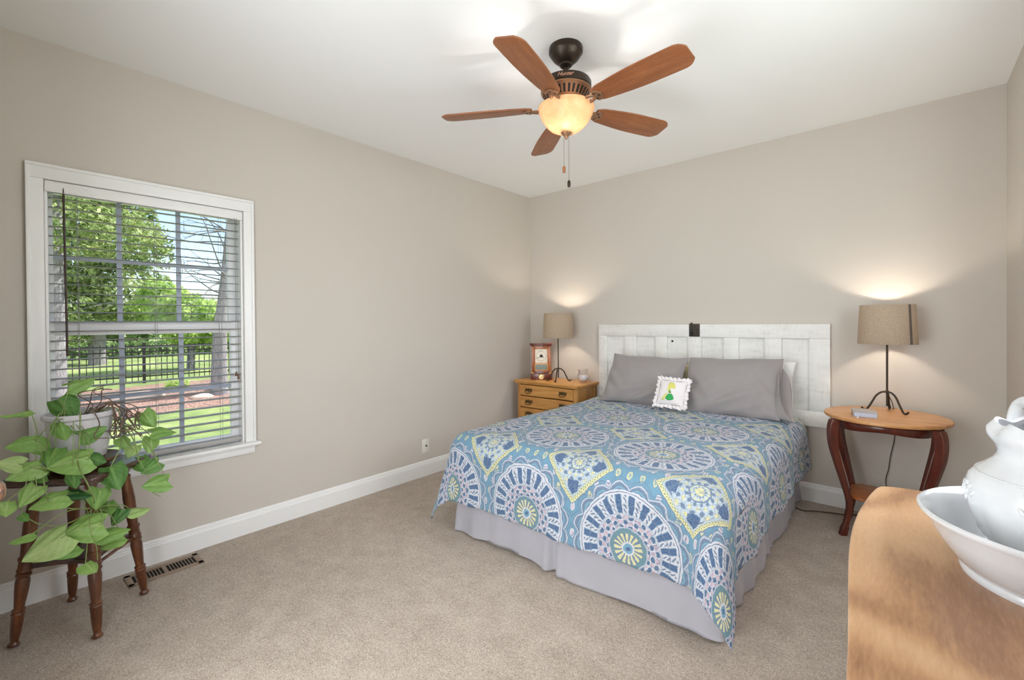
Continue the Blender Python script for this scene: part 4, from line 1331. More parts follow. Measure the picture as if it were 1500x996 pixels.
MB().tube(hp, [0.0145 - 0.004 * math.sin(PI * i / (len(hp) - 1)) for i in range(len(hp))], 14, flat=1.25).build('handle', M_porc, pt, smooth=60)
# raised scroll ornaments on the shoulder and neck
mb = MB()
def on_body(a, z):
    rs = np.interp(z, [p[1] for p in PROF[3:]], [p[0] for p in PROF[3:]])
    return (rs + 0.0005) * math.cos(a), (rs + 0.0005) * math.sin(a), z
def lump(a, z, la, lz, h, tilt):
    p = Vector(on_body(a, z)); n_ = Vector((math.cos(a), math.sin(a), 0.25)).normalized()
    t_ = Vector((-math.sin(a), math.cos(a), 0)); t_ = Matrix.Rotation(tilt, 3, n_) @ t_
    b_ = n_.cross(t_)
    def fn(u, v):
        q, w_ = 2 * PI * u, PI / 2 * v
        return p - n_ * 0.001 + t_ * (la * math.cos(q) * math.cos(w_)) + b_ * (lz * math.sin(q) * math.cos(w_)) + n_ * (h * math.sin(w_))
    mb.grid(fn, 14, 5, closeu=True)
for k in range(6):                                     # embossed leaf sprays under the shoulder
    a0 = R(60 * k + 8)
    for (da, z, la, lz, ti) in ((0.0, 0.145, 0.010, 0.005, 0.0), (0.11, 0.141, 0.009, 0.0045, 0.5), (-0.11, 0.141, 0.009, 0.0045, -0.5), (0.20, 0.132, 0.008, 0.004, 0.9), (-0.20, 0.132, 0.008, 0.004, -0.9), (0.06, 0.131, 0.007, 0.004, 1.2), (-0.06, 0.131, 0.007, 0.004, -1.2), (0.0, 0.122, 0.009, 0.0035, 1.57)):
        lump(a0 + da, z, la, lz, 0.0032, ti)
pts = [on_body(2 * PI * k / 96, 0.1675) for k in range(97)]
mb.tube(pts, 0.0014, 6)
mb.build('relief_scrolls', M_porc, pt, smooth=70)

# ------------------------------------------------------------------ cable plate on the left wall
M_plate = pmat('ivory_plate', lin(232, 228, 218), 0.4, var=0.01)
wp = thing('wall_plate', 'small ivory cable outlet plate low on the left wall', 'wall plate', (0.0, -1.492, 0.262))
MB().box((0.0, -0.040, -0.060), (0.006, 0.040, 0.060), 0.004).build('plate', M_plate, wp, smooth=40)
MB().lathe([(0.0, 0.0), (0.0075, 0.0), (0.0075, 0.006), (0.004, 0.008), (0.0, 0.008)], 14, T(0.0055, 0, 0) @ RY(PI / 2)).build('coaxial_jack', M_bronze, wp, smooth=50)
for z in (-0.042, 0.042):
    MB().lathe([(0.0, 0.0), (0.0035, 0.0), (0.003, 0.0012), (0.0, 0.0012)], 10, T(0.006, 0, z) @ RY(PI / 2)).build('screw', M_plate, wp)

# ------------------------------------------------------------------ floor register
M_reg = pmat('taupe_register', lin(150, 130, 112), 0.5, 0.2)
rg = thing('floor_register', 'taupe metal floor vent with dark slots beside the plant stand', 'floor vent', (0.135, -3.385, 0.0))
mb = MB()
mb.box((-0.075, -0.165, 0.0005), (-0.046, 0.165, 0.006), 0.002); mb.box((0.046, -0.165, 0.0005), (0.075, 0.165, 0.006), 0.002)
mb.box((-0.075, -0.165, 0.0005), (0.075, -0.138, 0.006), 0.002); mb.box((-0.075, 0.138, 0.0005), (0.075, 0.165, 0.006), 0.002)
mb.box((-0.05, -0.009, 0.0005), (0.05, 0.009, 0.006), 0.001)
for k in range(8):
    for sg in (-1, 1):
        y = sg * (0.009 + 0.129 * (k + 1) / 9)
        mb.box((-0.048, y - 0.0018, 0.0030), (0.048, y + 0.0018, 0.0050))
mb.build('grille', M_reg, rg, smooth=40)
MB().box((-0.06, -0.15, 0.0002), (0.06, 0.15, 0.0012)).build('duct_opening', pmat('dark_duct', lin(24, 20, 18), 0.9), rg)
# ------------------------------------------------------------------ plant stand
M_stand = wood('dark_walnut_stand', lin(46, 24, 12), lin(92, 50, 24), lin(144, 86, 44), (9, 9, 1.3), 3, 0.3, 0.35)
M_standt = wood('dark_stand_top', lin(52, 32, 26), lin(76, 50, 42), lin(98, 68, 58), (1.4, 10, 10), 3, 0.22, 0.5)
PSX, PSY, PSZ = 0.355, -3.728, 0.700
ps = thing('plant_stand', 'dark wooden plant stand with four turned splayed legs under the window', 'plant stand', (PSX, PSY, 0))
ROT = R(48)
FEET = [(0.226, 0.019), (-0.025, 0.221), (-0.226, -0.022), (0.028, -0.220)]
mb = MB()
hs = 0.187
sq = []
for k in range(4):
    a = R(45 + 90 * k)
    for j in range(7):
        b = a + R(-45 + 15 * j)
        sq.append(((hs - 0.03) * math.copysign(1, math.cos(a)) + 0.03 * math.cos(b), (hs - 0.03) * math.copysign(1, math.sin(a)) + 0.03 * math.sin(b)))
mb.prism(sq, PSZ - 0.022, PSZ, RZ(ROT), bev=0.007)
mb.prism([(x * 0.93, y * 0.93) for x, y in sq], PSZ - 0.034, PSZ - 0.021, RZ(ROT), bev=0.004)
mb.build('top', M_standt, ps, smooth=45)
LEG = [(0.018, 0.0), (0.019, 0.006), (0.013, 0.014), (0.012, 0.020), (0.0165, 0.05), (0.0185, 0.09), (0.020, 0.125), (0.0215, 0.130), (0.018, 0.136), (0.0215, 0.141), (0.0215, 0.146), (0.016, 0.152), (0.017, 0.17), (0.021, 0.22), (0.023, 0.262), (0.020, 0.280), (0.0245, 0.286), (0.0245, 0.293), (0.019, 0.298), (0.024, 0.304), (0.024, 0.311), (0.021, 0.318), (0.021, 0.345), (0.0245, 0.352), (0.0245, 0.360), (0.019, 0.366), (0.019, 0.376), (0.022, 0.44), (0.023, 0.50), (0.020, 0.56), (0.017, 0.60), (0.020, 0.612), (0.020, 0.618), (0.013, 0.626), (0.020, 0.640), (0.021, 0.652), (0.016, 0.664), (0.015, 0.680)]
def leg_axis(k):
    fx, fy = FEET[k]
    p0, p1 = Vector((fx, fy, 0.0)), Vector((fx * 0.66, fy * 0.66, 0.668))
    return p0, p1
for k in range(4):
    p0, p1 = leg_axis(k)
    d = (p1 - p0)
    q_ = d.to_track_quat('Z', 'Y').to_matrix().to_4x4()
    sc = d.length / 0.680
    mb = MB().lathe([(r_ * 1.05, z * sc + 0.007) for r_, z in LEG], 24, T(*p0) @ q_)
    mb.build('leg', M_stand, ps, smooth=35)
sz = 0.315
cor = [leg_axis(k)[0].lerp(leg_axis(k)[1], sz / 0.668) for k in range(4)]
out = []
for k in range(4):
    a, b = cor[k], cor[(k + 1) % 4]
    for j in range(10):
        t = j / 10
        m_ = a.lerp(b, t)
        m_ = m_ * (1 - 0.17 * math.sin(PI * t))
        out.append((m_.x * 0.99, m_.y * 0.99))
MB().prism(out, sz - 0.008, sz + 0.008, bev=0.003).build('shelf', M_standt, ps, smooth=45)
mb = MB()
a, b = cor[0], cor[1]
mb.tube([(a.x, a.y, sz - 0.012), (b.x, b.y, sz - 0.012)], 0.007, 8)
mb.build('stretcher', M_stand, ps, smooth=50)

# ------------------------------------------------------------------ potted vine
pp = thing('potted_plant', 'trailing green vine in a pale grey ceramic pot on the dark plant stand', 'plant', (PSX - 0.005, PSY - 0.005, PSZ))
M_pot = pmat('pale_grey_glaze', lin(206, 204, 208), 0.35, var=0.05, vscale=18, coat=0.3)
MB().lathe([(0.0, 0.042), (0.082, 0.042), (0.088, 0.046), (0.098, 0.09), (0.108, 0.15), (0.113, 0.20), (0.112, 0.222), (0.120, 0.226), (0.126, 0.232), (0.127, 0.246), (0.122, 0.252), (0.114, 0.250), (0.110, 0.240), (0.106, 0.2), (0.0, 0.2)], 64).build('pot', M_pot, pp, smooth=40)
MB().lathe([(0.0, 0.0), (0.100, 0.0), (0.104, 0.006), (0.122, 0.018), (0.142, 0.030), (0.145, 0.036), (0.140, 0.040), (0.120, 0.028), (0.09, 0.024), (0.0, 0.024)], 64).lathe([(0.0, 0.024), (0.085, 0.024), (0.085, 0.042), (0.0, 0.042)], 40).build('saucer', wood('brown_saucer', lin(70, 44, 30), lin(112, 76, 54), lin(150, 112, 86), (6, 6, 2), 3, 0.35, 0.3), pp, smooth=40)
MB().lathe([(0.0, 0.222), (0.05, 0.224), (0.109, 0.216)], 40, caps=False).build('soil', pmat('dry_soil', lin(120, 108, 96), 0.95, var=0.3, vscale=80, bscale=90, bstr=0.8), pp, smooth=60)
LEAVES = [
  (0.4, -3.787, 0.985, 0.42, 0.42, -0.81, 0.9, -0.31, 0.3, 0.132, 0),
  (0.36, -3.735, 1.084, -0.1, 0.96, 0.26, 0.63, -0.14, 0.76, 0.115, 0),
  (0.5, -3.93, 0.993, -0.01, -1.0, -0.04, -0.17, -0.04, 0.98, 0.114, 3),
  (0.46, -3.912, 0.864, 0.1, -0.99, -0.07, 0.7, 0.02, 0.71, 0.104, 3),
  (0.52, -3.948, 0.797, -0.25, -0.93, 0.26, 0.89, -0.12, 0.43, 0.088, 3),
  (0.53, -3.904, 0.763, 0.23, -0.96, -0.17, 0.73, 0.05, 0.68, 0.121, 3),
  (0.47, -3.798, 0.9, 0.58, 0.14, -0.8, 0.81, -0.07, 0.58, 0.102, 0),
  (0.48, -3.709, 0.872, -0.14, 0.96, 0.24, 0.87, 0.01, 0.5, 0.112, 0),
  (0.55, -3.774, 0.775, 0.02, -1.0, -0.0, 0.7, 0.01, 0.72, 0.153, 0),
  (0.5, -3.831, 0.805, 0.79, -0.33, -0.53, 0.54, -0.07, 0.84, 0.106, 0),
  (0.58, -3.648, 0.686, 0.51, 0.19, -0.84, 0.86, -0.17, 0.48, 0.131, 1),
  (0.33, -3.484, 0.878, 0.35, 0.45, -0.82, 0.94, -0.14, 0.32, 0.111, 1),
  (0.4, -3.441, 0.817, 0.03, 1.0, -0.04, 0.52, 0.02, 0.85, 0.118, 1),
  (0.42, -3.529, 0.684, 0.76, 0.09, -0.65, 0.65, -0.11, 0.75, 0.106, 1),
  (0.46, -3.495, 0.661, -0.05, -0.87, -0.49, 0.83, -0.31, 0.46, 0.094, 1),
  (0.5, -3.481, 0.586, 0.06, -1.0, 0.01, 0.75, 0.05, 0.66, 0.121, 1),
  (0.48, -3.55, 0.481, 0.1, 0.98, -0.15, 0.37, 0.11, 0.92, 0.092, 2),
  (0.62, -3.742, 0.504, -0.04, -1.0, 0.04, 0.82, -0.01, 0.57, 0.151, 2),
  (0.64, -3.854, 0.474, 0.1, -0.91, -0.4, 0.82, -0.15, 0.55, 0.156, 2),
  (0.62, -3.808, 0.433, 0.31, -0.95, -0.06, 0.37, 0.06, 0.93, 0.109, 2),
  (0.55, -3.654, 0.432, 0.25, 0.97, -0.03, 0.45, -0.08, 0.89, 0.126, 2),
  (0.5, -3.649, 0.379, -0.11, -0.95, -0.29, 0.33, -0.31, 0.89, 0.107, 2),
  (0.58, -3.697, 0.606, 0.3, -0.2, -0.93, 0.95, 0.08, 0.29, 0.102, 2),
  (0.6, -3.841, 0.647, 0.13, -0.99, -0.04, 0.46, 0.03, 0.89, 0.127, 2),
  (0.58, -3.901, 0.679, 0.48, -0.61, -0.63, 0.7, -0.16, 0.69, 0.1, 3),
  (0.6, -3.962, 0.653, 0.87, -0.02, -0.49, 0.48, 0.22, 0.85, 0.085, 3),
  (0.64, -3.921, 0.535, -0.13, -0.98, -0.18, 0.13, -0.19, 0.97, 0.085, 2),
  (0.63, -3.735, 0.337, 0.79, 0.42, -0.44, 0.46, 0.05, 0.88, 0.079, 2),
  (0.53, -3.705, 0.762, 0.43, 0.83, -0.35, 0.81, -0.18, 0.56, 0.083, 0),
  (0.38, -3.583, 0.787, 0.49, 0.37, -0.79, 0.81, 0.14, 0.57, 0.075, 1),
  (0.6, -3.918, 0.596, 0.59, 0.51, -0.63, 0.75, -0.07, 0.65, 0.044, 3),
  (0.58, -3.775, 0.702, 0.48, 0.09, -0.87, 0.86, -0.26, 0.44, 0.079, 0),
  (0.5, -3.875, 0.724, -0.07, -0.98, 0.2, 0.44, 0.15, 0.89, 0.078, 3),
  (0.4, -3.743, 0.837, 0.31, -0.88, -0.37, 0.63, -0.1, 0.77, 0.078, 0),
  (0.4, -3.558, 0.748, 0.68, -0.43, -0.59, 0.67, 0.04, 0.74, 0.083, 1),
  (0.5, -3.658, 0.532, 0.82, 0.11, -0.56, 0.57, -0.08, 0.82, 0.085, 2),
  (0.57, -3.76, 0.636, 0.16, 0.92, -0.36, 0.41, 0.27, 0.87, 0.093, 2),
  (0.5, -3.626, 0.479, 0.3, -0.58, -0.76, 0.76, -0.33, 0.55, 0.086, 2),
  (0.45, -3.863, 0.836, 0.33, 0.51, -0.8, 0.91, 0.07, 0.41, 0.093, 0),
  (0.38, -3.482, 0.759, 0.45, -0.21, -0.87, 0.89, 0.03, 0.45, 0.094, 1)]

def leaf_mat():
    m, nt, bs = new_mat('vine_leaf')
    oi = nt.nodes.new('ShaderNodeAttribute'); oi.attribute_name = 'leaf_tone'
    nz = tex_noise(nt, 40, 3, 0.6)
    E.nt = nt
    v = E(oi.outputs['Fac']) * 0.72 + E(nz) * 0.28
    c = ramp(nt, v.s, [(0.12, lin(52, 100, 52)), (0.40, lin(106, 154, 74)), (0.66, lin(152, 192, 102)), (0.92, lin(196, 218, 150))])
    nt.links.new(c, bs.inputs['Base Color'])
    bs.inputs['Roughness'].default_value = 0.38
    tl = nt.nodes.new('ShaderNodeBsdfTranslucent'); nt.links.new(c, tl.inputs[0])
    mx = nt.nodes.new('ShaderNodeMixShader'); mx.inputs[0].default_value = 0.3
    nt.links.new(bs.outputs[0], mx.inputs[1]); nt.links.new(tl.outputs[0], mx.inputs[2])
    nt.links.new(mx.outputs[0], nt.nodes['Material Output'].inputs[0])
    return m
M_leaf = leaf_mat()
M_vine = pmat('green_vine_stem', lin(128, 146, 84), 0.5, var=0.25, vscale=25)
M_dry = pmat('dry_brown_vine', lin(112, 92, 76), 0.7, var=0.3, vscale=40)
rnd = random.Random(11)
base = Vector(pp.location)
lv, vines, tones = MB(), MB(), []
HUBS = [Vector((0.44, -3.78, 0.93)), Vector((0.40, -3.585, 0.86)), Vector((0.53, -3.705, 0.545)), Vector((0.49, -3.86, 0.735))]
for L in LEAVES:
    c, tip, nn, ln, hub = Vector(L[0:3]), Vector(L[3:6]), Vector(L[6:9]), L[9] * 0.90, L[10]
    tip.normalize(); nn = (nn - tip * nn.dot(tip)).normalized()
    side = nn.cross(tip)
    wdt = ln * rnd.uniform(0.78, 0.94)
    curl, fold = rnd.uniform(0.05, 0.55), rnd.uniform(0.10, 0.55)
    if c.x - ln * 0.5 < 0.06:
        c.x = 0.06 + ln * 0.5
    nu, nv = 13, 18
    def pt_(u, v):
        t = v                                            # 0 at the stalk, 1 at the tip
        wv = (math.sin(PI * min(1, t * 0.86 + 0.14) ** 0.80) ** 0.85) * (1 - t * 0.25) if t < 1 else 0
        x = (2 * u - 1) * wv * 0.56
        y = t - 0.42
        if t < 0.22:                                     # heart notch at the base
            y -= (abs(2 * u - 1)) * 0.16 * (1 - t / 0.22) - 0.05 * (1 - t / 0.22)
        z = -fold * abs(x) * 0.9 - curl * (t - 0.3) ** 2 + 0.035 * math.sin(abs(x) * 20 + t * 7)
        return c + side * (x * wdt) + tip * (y * ln) + nn * (z * ln) - base
    n0 = len(lv.v)
    lv.grid(pt_, nu, nv)
    tone = min(1.0, max(0.0, rnd.gauss(0.60, 0.26) - (0.25 if c.z < 0.64 and rnd.random() < 0.3 else 0)))
    for iv in range(nv):
        for iu in range(nu):
            x_ = abs(2 * iu / (nu - 1) - 1); y_ = iv / (nv - 1)
            tones.append(tone + 0.16 * (x_ < 0.05) + 0.05 * math.sin((y_ - 0.5 * x_) * 30) * (x_ > 0.05) - 0.05 * x_)
    st = c - tip * ln * 0.36
    h = HUBS[hub] + Vector((rnd.uniform(-0.02, 0.02), rnd.uniform(-0.025, 0.025), rnd.uniform(-0.02, 0.02)))
    mid = (st + h) / 2 + Vector((rnd.uniform(0, 0.03), rnd.uniform(-0.02, 0.02), rnd.uniform(0.0, 0.05)))
    vines.tube([p - base for p in spline([h, mid, st, st + tip * ln * 0.1], 6)], 0.0019, 5)
lf = lv.build('foliage', M_leaf, pp, smooth=180, fix=False)
at = lf.data.attributes.new('leaf_tone', 'FLOAT', 'POINT')
for i, t_ in enumerate(tones):
    at.data[i].value = t_
# long vines: pot rim over to the hubs, hanging tails and the dry tangle
RIM = Vector((PSX - 0.005, PSY - 0.005, PSZ + 0.252))
def vine(mb, pts, r_=0.0026):
    mb.tube([Vector(p) - base for p in spline(pts, 7)], r_, 6)
vine(vines, [RIM + Vector((0.02, -0.02, -0.02)), RIM + Vector((0.09, -0.07, 0.012)), (0.46, -3.83, 0.90), (0.47, -3.85, 0.82), (0.49, -3.86, 0.735), (0.53, -3.90, 0.70)])
vine(vines, [RIM + Vector((0.03, 0.03, -0.02)), RIM + Vector((0.06, 0.11, 0.010)), (0.43, -3.60, 0.90), (0.40, -3.585, 0.86), (0.46, -3.56, 0.80), (0.47, -3.545, 0.70)])
vine(vines, [RIM + Vector((0.05, 0.0, -0.02)), RIM + Vector((0.125, -0.01, 0.010)), (0.52, -3.75, 0.86), (0.56, -3.76, 0.76), (0.655, -3.74, 0.69), (0.63, -3.72, 0.62), (0.53, -3.705, 0.545), (0.56, -3.68, 0.46)])
vine(vines, [(0.49, -3.86, 0.735), (0.60, -3.86, 0.70), (0.60, -3.84, 0.62), (0.57, -3.77, 0.575), (0.53, -3.705, 0.545)])
vine(vines, [(0.53, -3.705, 0.545), (0.60, -3.80, 0.53), (0.60, -3.87, 0.55), (0.58, -3.92, 0.60)], 0.002)
vine(vines, [(0.55, -3.72, 0.56), (0.645, -3.735, 0.50), (0.645, -3.715, 0.42), (0.64, -3.712, 0.36)], 0.0017)
vine(vines, [(0.45, -3.55, 0.72), (0.47, -3.51, 0.62), (0.48, -3.50, 0.55), (0.50, -3.47, 0.52)], 0.0016)
vines.build('vines', M_vine, pp, smooth=180)
dry = MB()
for k in range(9):
    p = Vector((0.40, -3.60, 0.86)); pts = [RIM + Vector((rnd.uniform(0, 0.05), rnd.uniform(0.0, 0.06), -0.015)), RIM + Vector((0.07, 0.10, rnd.uniform(0.015, 0.04)))]
    for j in range(5):
        pts.append(p + Vector((rnd.uniform(-0.05, 0.09), rnd.uniform(-0.05, 0.07), rnd.uniform(-0.05, 0.09))))
    vine(dry, pts, 0.0022)
for k in range(5):
    a = rnd.uniform(0, 2 * PI)
    q = RIM + Vector((0.06 * math.cos(a), 0.06 * math.sin(a), -0.025))
    vine(dry, [q, q + Vector((rnd.uniform(-0.02, 0.04), rnd.uniform(-0.01, 0.05), 0.06)), q + Vector((rnd.uniform(-0.04, 0.05), rnd.uniform(-0.02, 0.07), 0.11)), q + Vector((rnd.uniform(-0.05, 0.06), rnd.uniform(0, 0.09), rnd.uniform(0.10, 0.15)))], 0.0022)
vine(dry, [RIM + Vector((0.03, 0.02, -0.02)), RIM + Vector((0.06, 0.03, 0.02)), RIM + Vector((0.125, 0.035, 0.005)), RIM + Vector((0.14, 0.05, -0.05)), RIM + Vector((0.15, 0.03, -0.10)), RIM + Vector((0.14, 0.08, -0.115))], 0.0025)
do = dry.build('dry_stems', M_dry, pp, smooth=180); do['label'] = 'brown leafless stems'
# ------------------------------------------------------------------ garden outside the window
def grass_mat():
    m, nt, bs = new_mat('lawn_grass')
    a = tex_noise(nt, 1.1, 4, 0.6); b = tex_noise(nt, 60, 3, 0.7)
    E.nt = nt
    nt.links.new(ramp(nt, (E(a) * 0.6 + E(b) * 0.4).s, [(0.3, lin(92, 128, 76)), (0.5, lin(150, 172, 104)), (0.72, lin(204, 206, 152))]), bs.inputs['Base Color'])
    bs.inputs['Roughness'].default_value = 1.0
    bump(nt, bs, b, 0.8, 0.05)
    return m
M_grass = grass_mat()
def gz(x, y):
    return np.interp(-x, [0.2, 3, 6, 8.5, 12, 20, 40, 90], [-0.55, -0.52, -0.46, -0.36, -0.12, 0.10, 0.5, 1.0])
def lawn(u, v):
    x = -0.3 - 80 * u ** 2.2
    y = -40 + 80 * v
    return (x, y, float(gz(x, y)) + 0.05 * noise.noise(Vector((x * 0.5, y * 0.5, 0))))
struct(MB().grid(lawn, 70, 60).build('lawn', M_grass, smooth=180), 'sunlit green lawn outside the window')
def side_lawn(u, v):
    x = W + 0.2 + 60 * u ** 2.0
    y = -40 + 80 * v
    return (x, y, -0.5 + 0.05 * noise.noise(Vector((x * 0.5, y * 0.5, 3))))
struct(MB().grid(side_lawn, 40, 40).build('lawn', M_grass, smooth=180), 'lawn on the far side of the house')
M_mulch = pmat('brown_bark_mulch', lin(154, 126, 114), 1.0, var=0.5, vscale=24, bscale=30, bstr=1.0, bdist=0.05)
def mul(u, v):
    y = -14 + 24 * v
    x = -7.5 - 3.8 * u + 0.35 * math.sin(y * 0.8) * (1 - u)
    return (x, y, float(gz(x, y)) + 0.075 * math.sin(PI * u) + 0.04 * noise.noise(Vector((x * 3, y * 3, 5))) + 0.0)
struct(MB().grid(mul, 24, 160).build('mulch_bed', M_mulch, smooth=180), 'brown mulch bed along the fence')
M_rock = pmat('pale_rock', lin(190, 172, 160), 0.9, var=0.2, vscale=5, bscale=12, bstr=0.6, bdist=0.03)
def rock(x, y, r_, seed, label):
    b = bmesh.new()
    bmesh.ops.create_icosphere(b, subdivisions=3, radius=1)
    for v in b.verts:
        n_ = 1 + 0.25 * noise.noise(v.co * 1.3 + Vector((seed, 0, 0)))
        v.co = Vector((v.co.x * r_ * 0.8 * n_, v.co.y * r_ * 1.5 * n_, v.co.z * r_ * 0.55 * n_))
    tag(MB().bm(b).build('garden_rock', M_rock, smooth=180, loc=(x, y, float(gz(x, y)) + r_ * 0.25)), label, 'rock')
rock(-9.3, -1.95, 0.30, 1.0, 'broad pale rock in the mulch bed outside the window, the largest one')
rock(-8.75, -0.95, 0.17, 4.0, 'small pale rock at the front of the mulch bed near the leaning trunk')
# fence
M_fence = pmat('black_metal_fence', lin(52, 50, 52), 0.5, 0.3)
FX = -11.7
y = -13.6
first = None
fz0 = float(gz(FX, 0))
fe = thing('garden_fence', 'black metal picket fence across the garden outside the window', 'fence', (FX, -2.0, fz0))
YS = [-13.6 + 2.43 * k for k in range(9)]
mbp = MB()
for z in (0.16, 0.80, 0.94):
    mbp.box((-0.013, YS[0] + 2.0, z - 0.016), (0.013, YS[-1] + 2.0, z + 0.016))
mbp.build('rail', M_fence, fe)
post = None
for y in YS:
    if post is None:
        post = MB().box((-0.03, -0.03, -0.2), (0.03, 0.03, 1.02)).box((-0.036, -0.036, 1.02), (0.036, 0.036, 1.035), 0.004).build('post', M_fence, fe, loc=(0, y + 2.0, 0))
    else:
        c = post.copy(); COL.objects.link(c); c.parent = fe; c.location = (0, y + 2.0, 0)
mbp = MB()
for y0 in YS[:-1]:
    for k in range(1, 20):
        yy = y0 + 2.0 + 2.43 * k / 20
        mbp.box((-0.008, yy - 0.008, 0.05), (0.008, yy + 0.008, 0.99))
mbp.build('pickets', M_fence, fe)

def leaf_cloud(n, fn, size, rs):
    vs, fs = [], []
    for i in range(n):
        p, out_ = fn(rs)
        nn = Vector((rs.gauss(0, 1), rs.gauss(0, 1), rs.gauss(0.4, 1))) + out_ * 1.2
        nn.normalize()
        t = nn.orthogonal().normalized()
        t = (Matrix.Rotation(rs.uniform(0, 2 * PI), 3, nn) @ t)
        b = nn.cross(t)
        s_ = size * rs.uniform(0.6, 1.4)
        k = len(vs)
        vs += [p - t * s_, p + b * s_ * 0.45, p + t * s_, p - b * s_ * 0.45]
        fs.append((k, k + 1, k + 2, k + 3))
    mb = MB(); mb.v = [tuple(v) for v in vs]; mb.f = fs
    return mb
def fol_mat(name, c0, c1, c2):
    m, nt, bs = new_mat(name)
    a = tex_noise(nt, 2.2, 3, 0.6); b = tex_noise(nt, 26, 2, 0.6)
    E.nt = nt
    c = ramp(nt, (E(a) * 0.5 + E(b) * 0.5).s, [(0.34, c0), (0.5, c1), (0.66, c2)])
    nt.links.new(c, bs.inputs['Base Color'])
    bs.inputs['Roughness'].default_value = 0.7
    tl = nt.nodes.new('ShaderNodeBsdfTranslucent'); nt.links.new(c, tl.inputs[0])
    mx = nt.nodes.new('ShaderNodeMixShader'); mx.inputs[0].default_value = 0.35
    nt.links.new(bs.outputs[0], mx.inputs[1]); nt.links.new(tl.outputs[0], mx.inputs[2])
    nt.links.new(mx.outputs[0], nt.nodes['Material Output'].inputs[0])
    return m
M_ever = fol_mat('evergreen_needles', lin(78, 104, 62), lin(132, 156, 92), lin(206, 214, 150))
M_lime = fol_mat('lime_leaves', lin(96, 140, 56), lin(156, 190, 92), lin(214, 226, 150))
M_far = fol_mat('far_leaves', lin(70, 96, 60), lin(110, 140, 84), lin(160, 180, 120))
M_bark = pmat('grey_bark', lin(140, 138, 142), 0.95, var=0.25, vscale=9, bscale=20, bstr=0.8, stretch=(3, 3, 0.7), bdist=0.05)
def tree(name, label, x, y, trunk, crown, mat, size, n, seed, group=None, cat='tree'):
    """trunk: list of (dx, dy, z, r); crown: ellipsoids (dx, dy, z, rx, ry, rz)"""
    g = float(gz(x, y))
    t = thing(name, label, cat, (x, y, g), 0, group)
    rs = random.Random(seed)
    if trunk:
        pts = spline([p[:3] for p in trunk], 5)
        rad = [float(np.interp(p.z, [q[2] for q in trunk], [q[3] for q in trunk])) for p in pts]
        MB().tube(pts, rad, 12).build('trunk', M_bark, t, smooth=60)
    tot = sum(c[3] * c[4] * c[5] for c in crown)
    allv = MB()
    for c in crown:
        def fn(rs, c=c):
            d = Vector((rs.gauss(0, 1), rs.gauss(0, 1), rs.gauss(0, 1))).normalized()
            k = rs.uniform(0.55, 1.0) ** 0.5
            k *= 0.75 + 0.35 * noise.noise(d * 2.5 + Vector((seed, c[0], c[2])))+ 0.1
            return Vector((c[0] + d.x * c[3] * k, c[1] + d.y * c[4] * k, c[2] + d.z * c[5] * k)), d
        m_ = leaf_cloud(int(n * c[3] * c[4] * c[5] / tot), fn, size, rs)
        allv.add(m_.v, m_.f)
    if crown:
        allv.build('crown', mat, t, fix=False)
    return t
tree('evergreen_tree', 'big grey trunked evergreen nearest the left side of the window', -9.4, -3.25, [(0, 0, -0.2, 0.30), (0, 0.0, 0.15, 0.21), (0, 0.02, 2.5, 0.165), (0.05, 0.0, 5.5, 0.12), (0, 0, 8, 0.05)], [(0.1, 0.4, 3.6, 1.2, 1.5, 0.7), (-0.2, -0.4, 4.8, 1.4, 1.6, 0.9), (0.2, 0.9, 5.6, 1.0, 1.2, 0.7)], M_ever, 0.07, 5200, 5)
tree('evergreen_tree', 'dense evergreen behind the fence filling the middle of the window', -17.5, -1.7, [(0, 0, -0.2, 0.25), (0, 0, 3, 0.18), (0, 0, 7, 0.08)], [(0, -0.9, 1.7, 1.4, 1.7, 1.2), (0, 0.6, 2.4, 1.4, 1.6, 1.3), (0, -0.9, 3.4, 1.5, 1.8, 1.4), (0.2, 0.7, 4.2, 1.4, 1.7, 1.1), (0.1, -0.8, 5.2, 1.4, 1.8, 1.2), (0.1, 0.6, 5.8, 1.4, 1.5, 1.0)], M_ever, 0.095, 17000, 6)
tree('leafy_tree', 'lime green leafy tree right of the dense evergreen', -14.0, 0.1, [(0, 0, -0.2, 0.12), (0, 0.1, 2, 0.08)], [(0, 0.0, 1.6, 1.1, 1.15, 0.95), (0.1, -0.7, 2.1, 0.9, 0.8, 0.8), (0, 0.75, 1.15, 0.8, 0.7, 0.6)], M_lime, 0.075, 7000, 7)
lt_ = tree('bare_tree', 'bare leaning grey tree at the right side of the window', -9.0, -0.52, [(0, 0.02, -0.2, 0.26), (0, 0.0, 0.2, 0.18), (0, 0.03, 1.5, 0.145), (0, 0.14, 2.6, 0.11), (-0.1, 0.3, 4.2, 0.08)], [], None, 0, 0, 8)
rs = random.Random(4)
mb = MB()
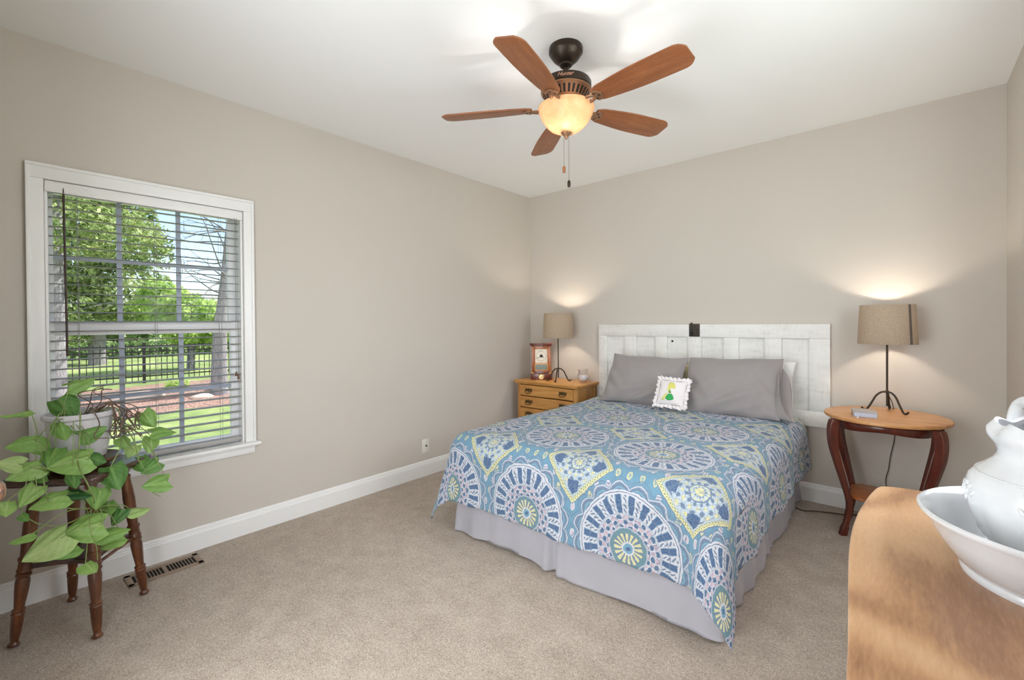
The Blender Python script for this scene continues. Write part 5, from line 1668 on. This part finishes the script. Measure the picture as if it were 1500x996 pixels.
for k in range(22):
    z0 = rs.uniform(2.3, 4.0)
    p = Vector((-0.02, 0.10 + (z0 - 2.3) * 0.11, z0))
    d = Vector((rs.uniform(-0.5, 0.5), rs.uniform(-1.0, 0.35), rs.uniform(-0.15, 0.5))).normalized()
    pts = [p]
    L_ = rs.uniform(1.0, 2.3)
    for j in range(6):
        d = (d + Vector((rs.gauss(0, 0.18), rs.gauss(0, 0.18), rs.gauss(-0.03, 0.16)))).normalized()
        pts.append(pts[-1] + d * L_ / 6)
        if j > 1:
            e = (d + Vector((rs.gauss(0, 0.5), rs.gauss(0, 0.5), rs.gauss(0, 0.5)))).normalized()
            mb.tube([pts[-1], pts[-1] + e * L_ * 0.18, pts[-1] + e * L_ * 0.32 + Vector((0, 0, -0.03))], [0.006, 0.005, 0.002], 5)
    mb.tube(spline(pts, 3), [0.018 * (1 - i / 19) + 0.003 for i in range(19)], 6)
mb.build('branches', M_bark, lt_, smooth=60)
shr = [(-9.9, -1.15, 0.22, 'low green shrub in the mulch bed left of the leaning tree'), (-9.4, -0.35, 0.20, 'low green shrub in the mulch bed beside the leaning tree'), (-10.3, -3.0, 0.26, 'low green shrub in the mulch bed behind the big trunk')]
for i, (x, y, r_, lb) in enumerate(shr):
    tree('shrub', lb, x, y, [(0, 0, -0.02, 0.02), (0, 0, r_ * 0.8, 0.012)], [(0, 0, r_ * 0.7, r_ * 1.2, r_ * 1.3, r_ * 0.7)], M_lime, 0.035, 420, 20 + i, cat='shrub')
for i, (x, y, rr) in enumerate(((-24, -10.5, 2.6), (-25, -4.6, 2.4), (-28, 0.3, 2.2), (-31, 5.2, 2.2), (-36, 10.5, 2.6))):
    lbs = ('broad round tree far beyond the fence at the left of the window', 'round tree far beyond the fence behind the big trunk', 'round tree far beyond the fence behind the dense evergreen', 'low round tree far beyond the fence behind the lime tree', 'low round tree far beyond the fence behind the leaning tree')
    tree('round_tree', lbs[i], x, y, [(0, 0, -0.3, 0.2), (0, 0, rr, 0.1)], [(0, 0, rr * 0.55, rr * 0.8, rr * 1.1, rr * 0.55)], M_far, 0.17, 2600, 40 + i)
def hedge(u, v):
    return (0, 0, 0)
hd = leaf_cloud(5200, lambda r: (Vector((r.uniform(-0.35, 0.35), r.uniform(-8, 9), r.uniform(0.0, 0.62) )), Vector((1, 0, 0))), 0.09, random.Random(9))
ho = hd.build('hedge', M_far, loc=(-19.5, -2.0, float(gz(-19.5, 0)) + 0.0), fix=False)
tag(ho, 'long low dark hedge beyond the fence outside the window', 'hedge')
